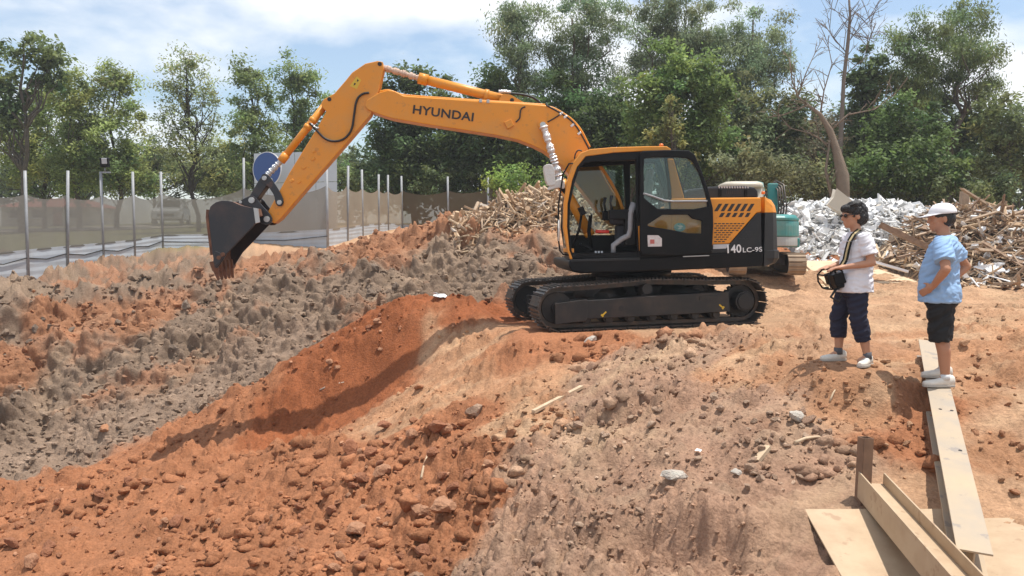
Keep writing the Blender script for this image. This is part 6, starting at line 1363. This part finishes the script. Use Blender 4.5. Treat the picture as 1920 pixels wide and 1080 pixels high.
stuff_from(None, rest, 'small_clods', None, 'smaller clods lying all over the slopes', 'clods')
# gravel and crumbs too many to count
def crumbs(n, seed, r0, r1, smin, smax, pw, keepf, name, label, flats=5, jit_=.24, bury=.25, sub=1):
    """angular crumbs and clods strewn over the ground, coloured like the soil they broke from"""
    r = np.random.default_rng(seed); a = np.arctan((r.random(n) * 2200 - 140 - 960) / F); R_ = np.exp(math.log(r0) + (math.log(r1) - math.log(r0)) * r.random(n)); x = np.sin(a) * R_; y = np.cos(a) * R_
    ia = np.clip(np.searchsorted(GX_A, a), 0, len(GX_A) - 1); ir = np.clip(np.searchsorted(GX_R, R_), 0, len(GX_R) - 1); z = tz[ir, ia]; col = tcol[ir, ia]
    keep = keepf(x, y, {k: TG[k][ir, ia] for k in KIND}); keep &= TX[4][ir, ia] < .5; keep &= ~((x > 1.9) & (y < 7.6) & (x < 5.5))
    x, y, z, col = x[keep], y[keep], z[keep], col[keep]; n = len(x); s = smin + (smax - smin) * r.random(n) ** pw; s *= 1 + np.clip(R_[keep] - 8, 0, 20) * .03
    bm = bmesh.new(); bmesh.ops.create_icosphere(bm, subdivisions=sub + 1, radius=1) if sub else bmesh.ops.create_icosphere(bm, subdivisions=1, radius=1); bv = np.array([v.co[:] for v in bm.verts]); bf = np.array([[v.index for v in f.verts] for f in bm.faces]); bm.free()
    nv = len(bv); jit = 1 + jit_ * r.normal(size=(n, nv, 1)); V = bv[None] * jit
    for _ in range(flats):                                               # broken flat sides
        pn = r.normal(size=(n, 1, 3)); pn /= np.linalg.norm(pn, axis=2)[..., None]; t = np.clip((V * pn).sum(2) - r.uniform(.35, .8, (n, 1)), 0, None); V = V - pn * t[..., None]
    V = V * s[:, None, None] * np.stack([r.uniform(.8, 1.35, n), r.uniform(.8, 1.2, n), r.uniform(.6, 1.0, n)], -1)[:, None]; V = V + np.stack([x, y, z + s * bury], -1)[:, None]
    Fc = (bf[None] + (np.arange(n) * nv)[:, None, None]).reshape(-1, 3); C = np.repeat(np.clip(col * r.uniform(.8, 1.3, (n, 1)), .02, .7), nv, 0)
    me = mesh_np(name, V.reshape(-1, 3), Fc, sub == 1, {'soil': C}); tag(link(name, me, M['soil']), label, 'gravel', None, 'stuff')
crumbs(8000, 5, 5.2, 24, .010, .040, 3, lambda x, y, g: (vnoise(x * 1.1, y * 1.1, 301) + .35 * g['R'] - .05 * g['B'] - .35 * g['T']) > .45, 'gravel', 'crumbled soil and gravel strewn over the slopes', 3, .2, .25, 0)
crumbs(14000, 6, 15.5, 27, .012, .07, 2.2, lambda x, y, g: ((g['G'] + g['L'] + .8 * g['P']) * (y > 16.5) + .5 * vnoise(x * .9, y * .9, 303)) > .8, 'bank_clods', 'broken clay clods tumbled over the far bank of the pit', 3, .22, .1, 0)
crumbs(5500, 7, 5.5, 17, .02, .11, 3.2, lambda x, y, g: (vnoise(x * .9, y * .9, 305) * (g['R'] + .7 * g['B'] + .3 * g['O'])) > .44, 'slope_clods', 'broken soil clods scattered over the near slopes', 3, .18, .08)
crumbs(10000, 8, 5.4, 15, .006, .026, 2.5, lambda x, y, g: (g['B'] + .5 * g['O'] + .5 * vnoise(x * 1.3, y * 1.3, 307)) > .8, 'slope_gravel', 'fine broken soil over the brown slope below the excavator', 3, .2, .3, 0)
# sticks and scraps
def stick(pa, pb, r, m, label, name='stake', cat='stick', sq=True):
    a, c = hit(*pa, 4.5), hit(*pb, 4.5); b = MB(); o0 = a.copy(); up = Vector((0, 0, r * .9)); d = c - a
    if sq: R_ = d.to_track_quat('X', 'Z').to_matrix(); b.box(d / 2 + up, (d.length, r * 2, r * 1.3), R_)
    else: b.tube([up, d * .33 + up + Vector((0, 0, d.length * .05)), d * .66 + up * 2, d + up], [r, r * .9, r * .8, r * .5], 6)
    o = b.build(name, m); o.location = o0; tag(o, label, cat)
stick((1000, 776), (1091, 730), .028, WOODS[3], 'pale wooden stake lying on the slope below the excavator', 'wooden_stake')
stick((1490, 838), (1548, 826), .018, WOODS[3], 'thin pale stick lying on the brow among stones', 'stick', sq=False); stick((790, 900), (802, 855), .016, WOODS[3], 'thin straw-coloured stick standing among red clods', 'stick', sq=False); stick((1418, 872), (1440, 845), .03, WOODS[3], 'short pale wood block above the hollow', 'wood_block')
stick((600, 735), (645, 720), .014, WH[3], 'curled pale root on the dark dug soil', 'root', 'root', False); stick((1556, 755), (1566, 735), .012, WOODS[3], 'tiny straw stick on the trodden brow', 'stick', sq=False)
for x, y, s_, lb in ((825, 559, .13, 'white paper scrap on the grey bank beyond the rust mound'), (818, 556, .09, 'small white scrap beside the paper on the grey bank'), (1310, 855, .04, 'tiny white fragment on the brown slope')):
    q = hit(x, y, 4.5); o = link('paper_scrap', chunk_mesh('paper_scrap', WH[4], 1, .7, .05, .4, 1)); o.matrix_world = Matrix.Translation(q + Vector((0, 0, .04))) @ quat_rand(None, .3).to_4x4() @ Matrix.Scale(s_ * 1.6, 4); tag(o, lb, 'paper')

# ------------------------------------------------------------------ thin midday haze over the whole site
hz = MB(); hz.box((0, 155, 7.0), (680, 360, 22)); ho = hz.build('haze', None); tag(ho, None, None, None, 'stuff')
hm = bpy.data.materials.new('haze_air'); hm.use_nodes = True; t = hm.node_tree; t.nodes.clear()
pv = N(t, 'ShaderNodeVolumePrincipled'); pv.inputs['Color'].default_value = (.9, .93, .97, 1); pv.inputs['Density'].default_value = .0008; pv.inputs['Anisotropy'].default_value = .3
o_ = N(t, 'ShaderNodeOutputMaterial'); t.links.new(pv.outputs[0], o_.inputs['Volume']); ho.data.materials.append(hm)
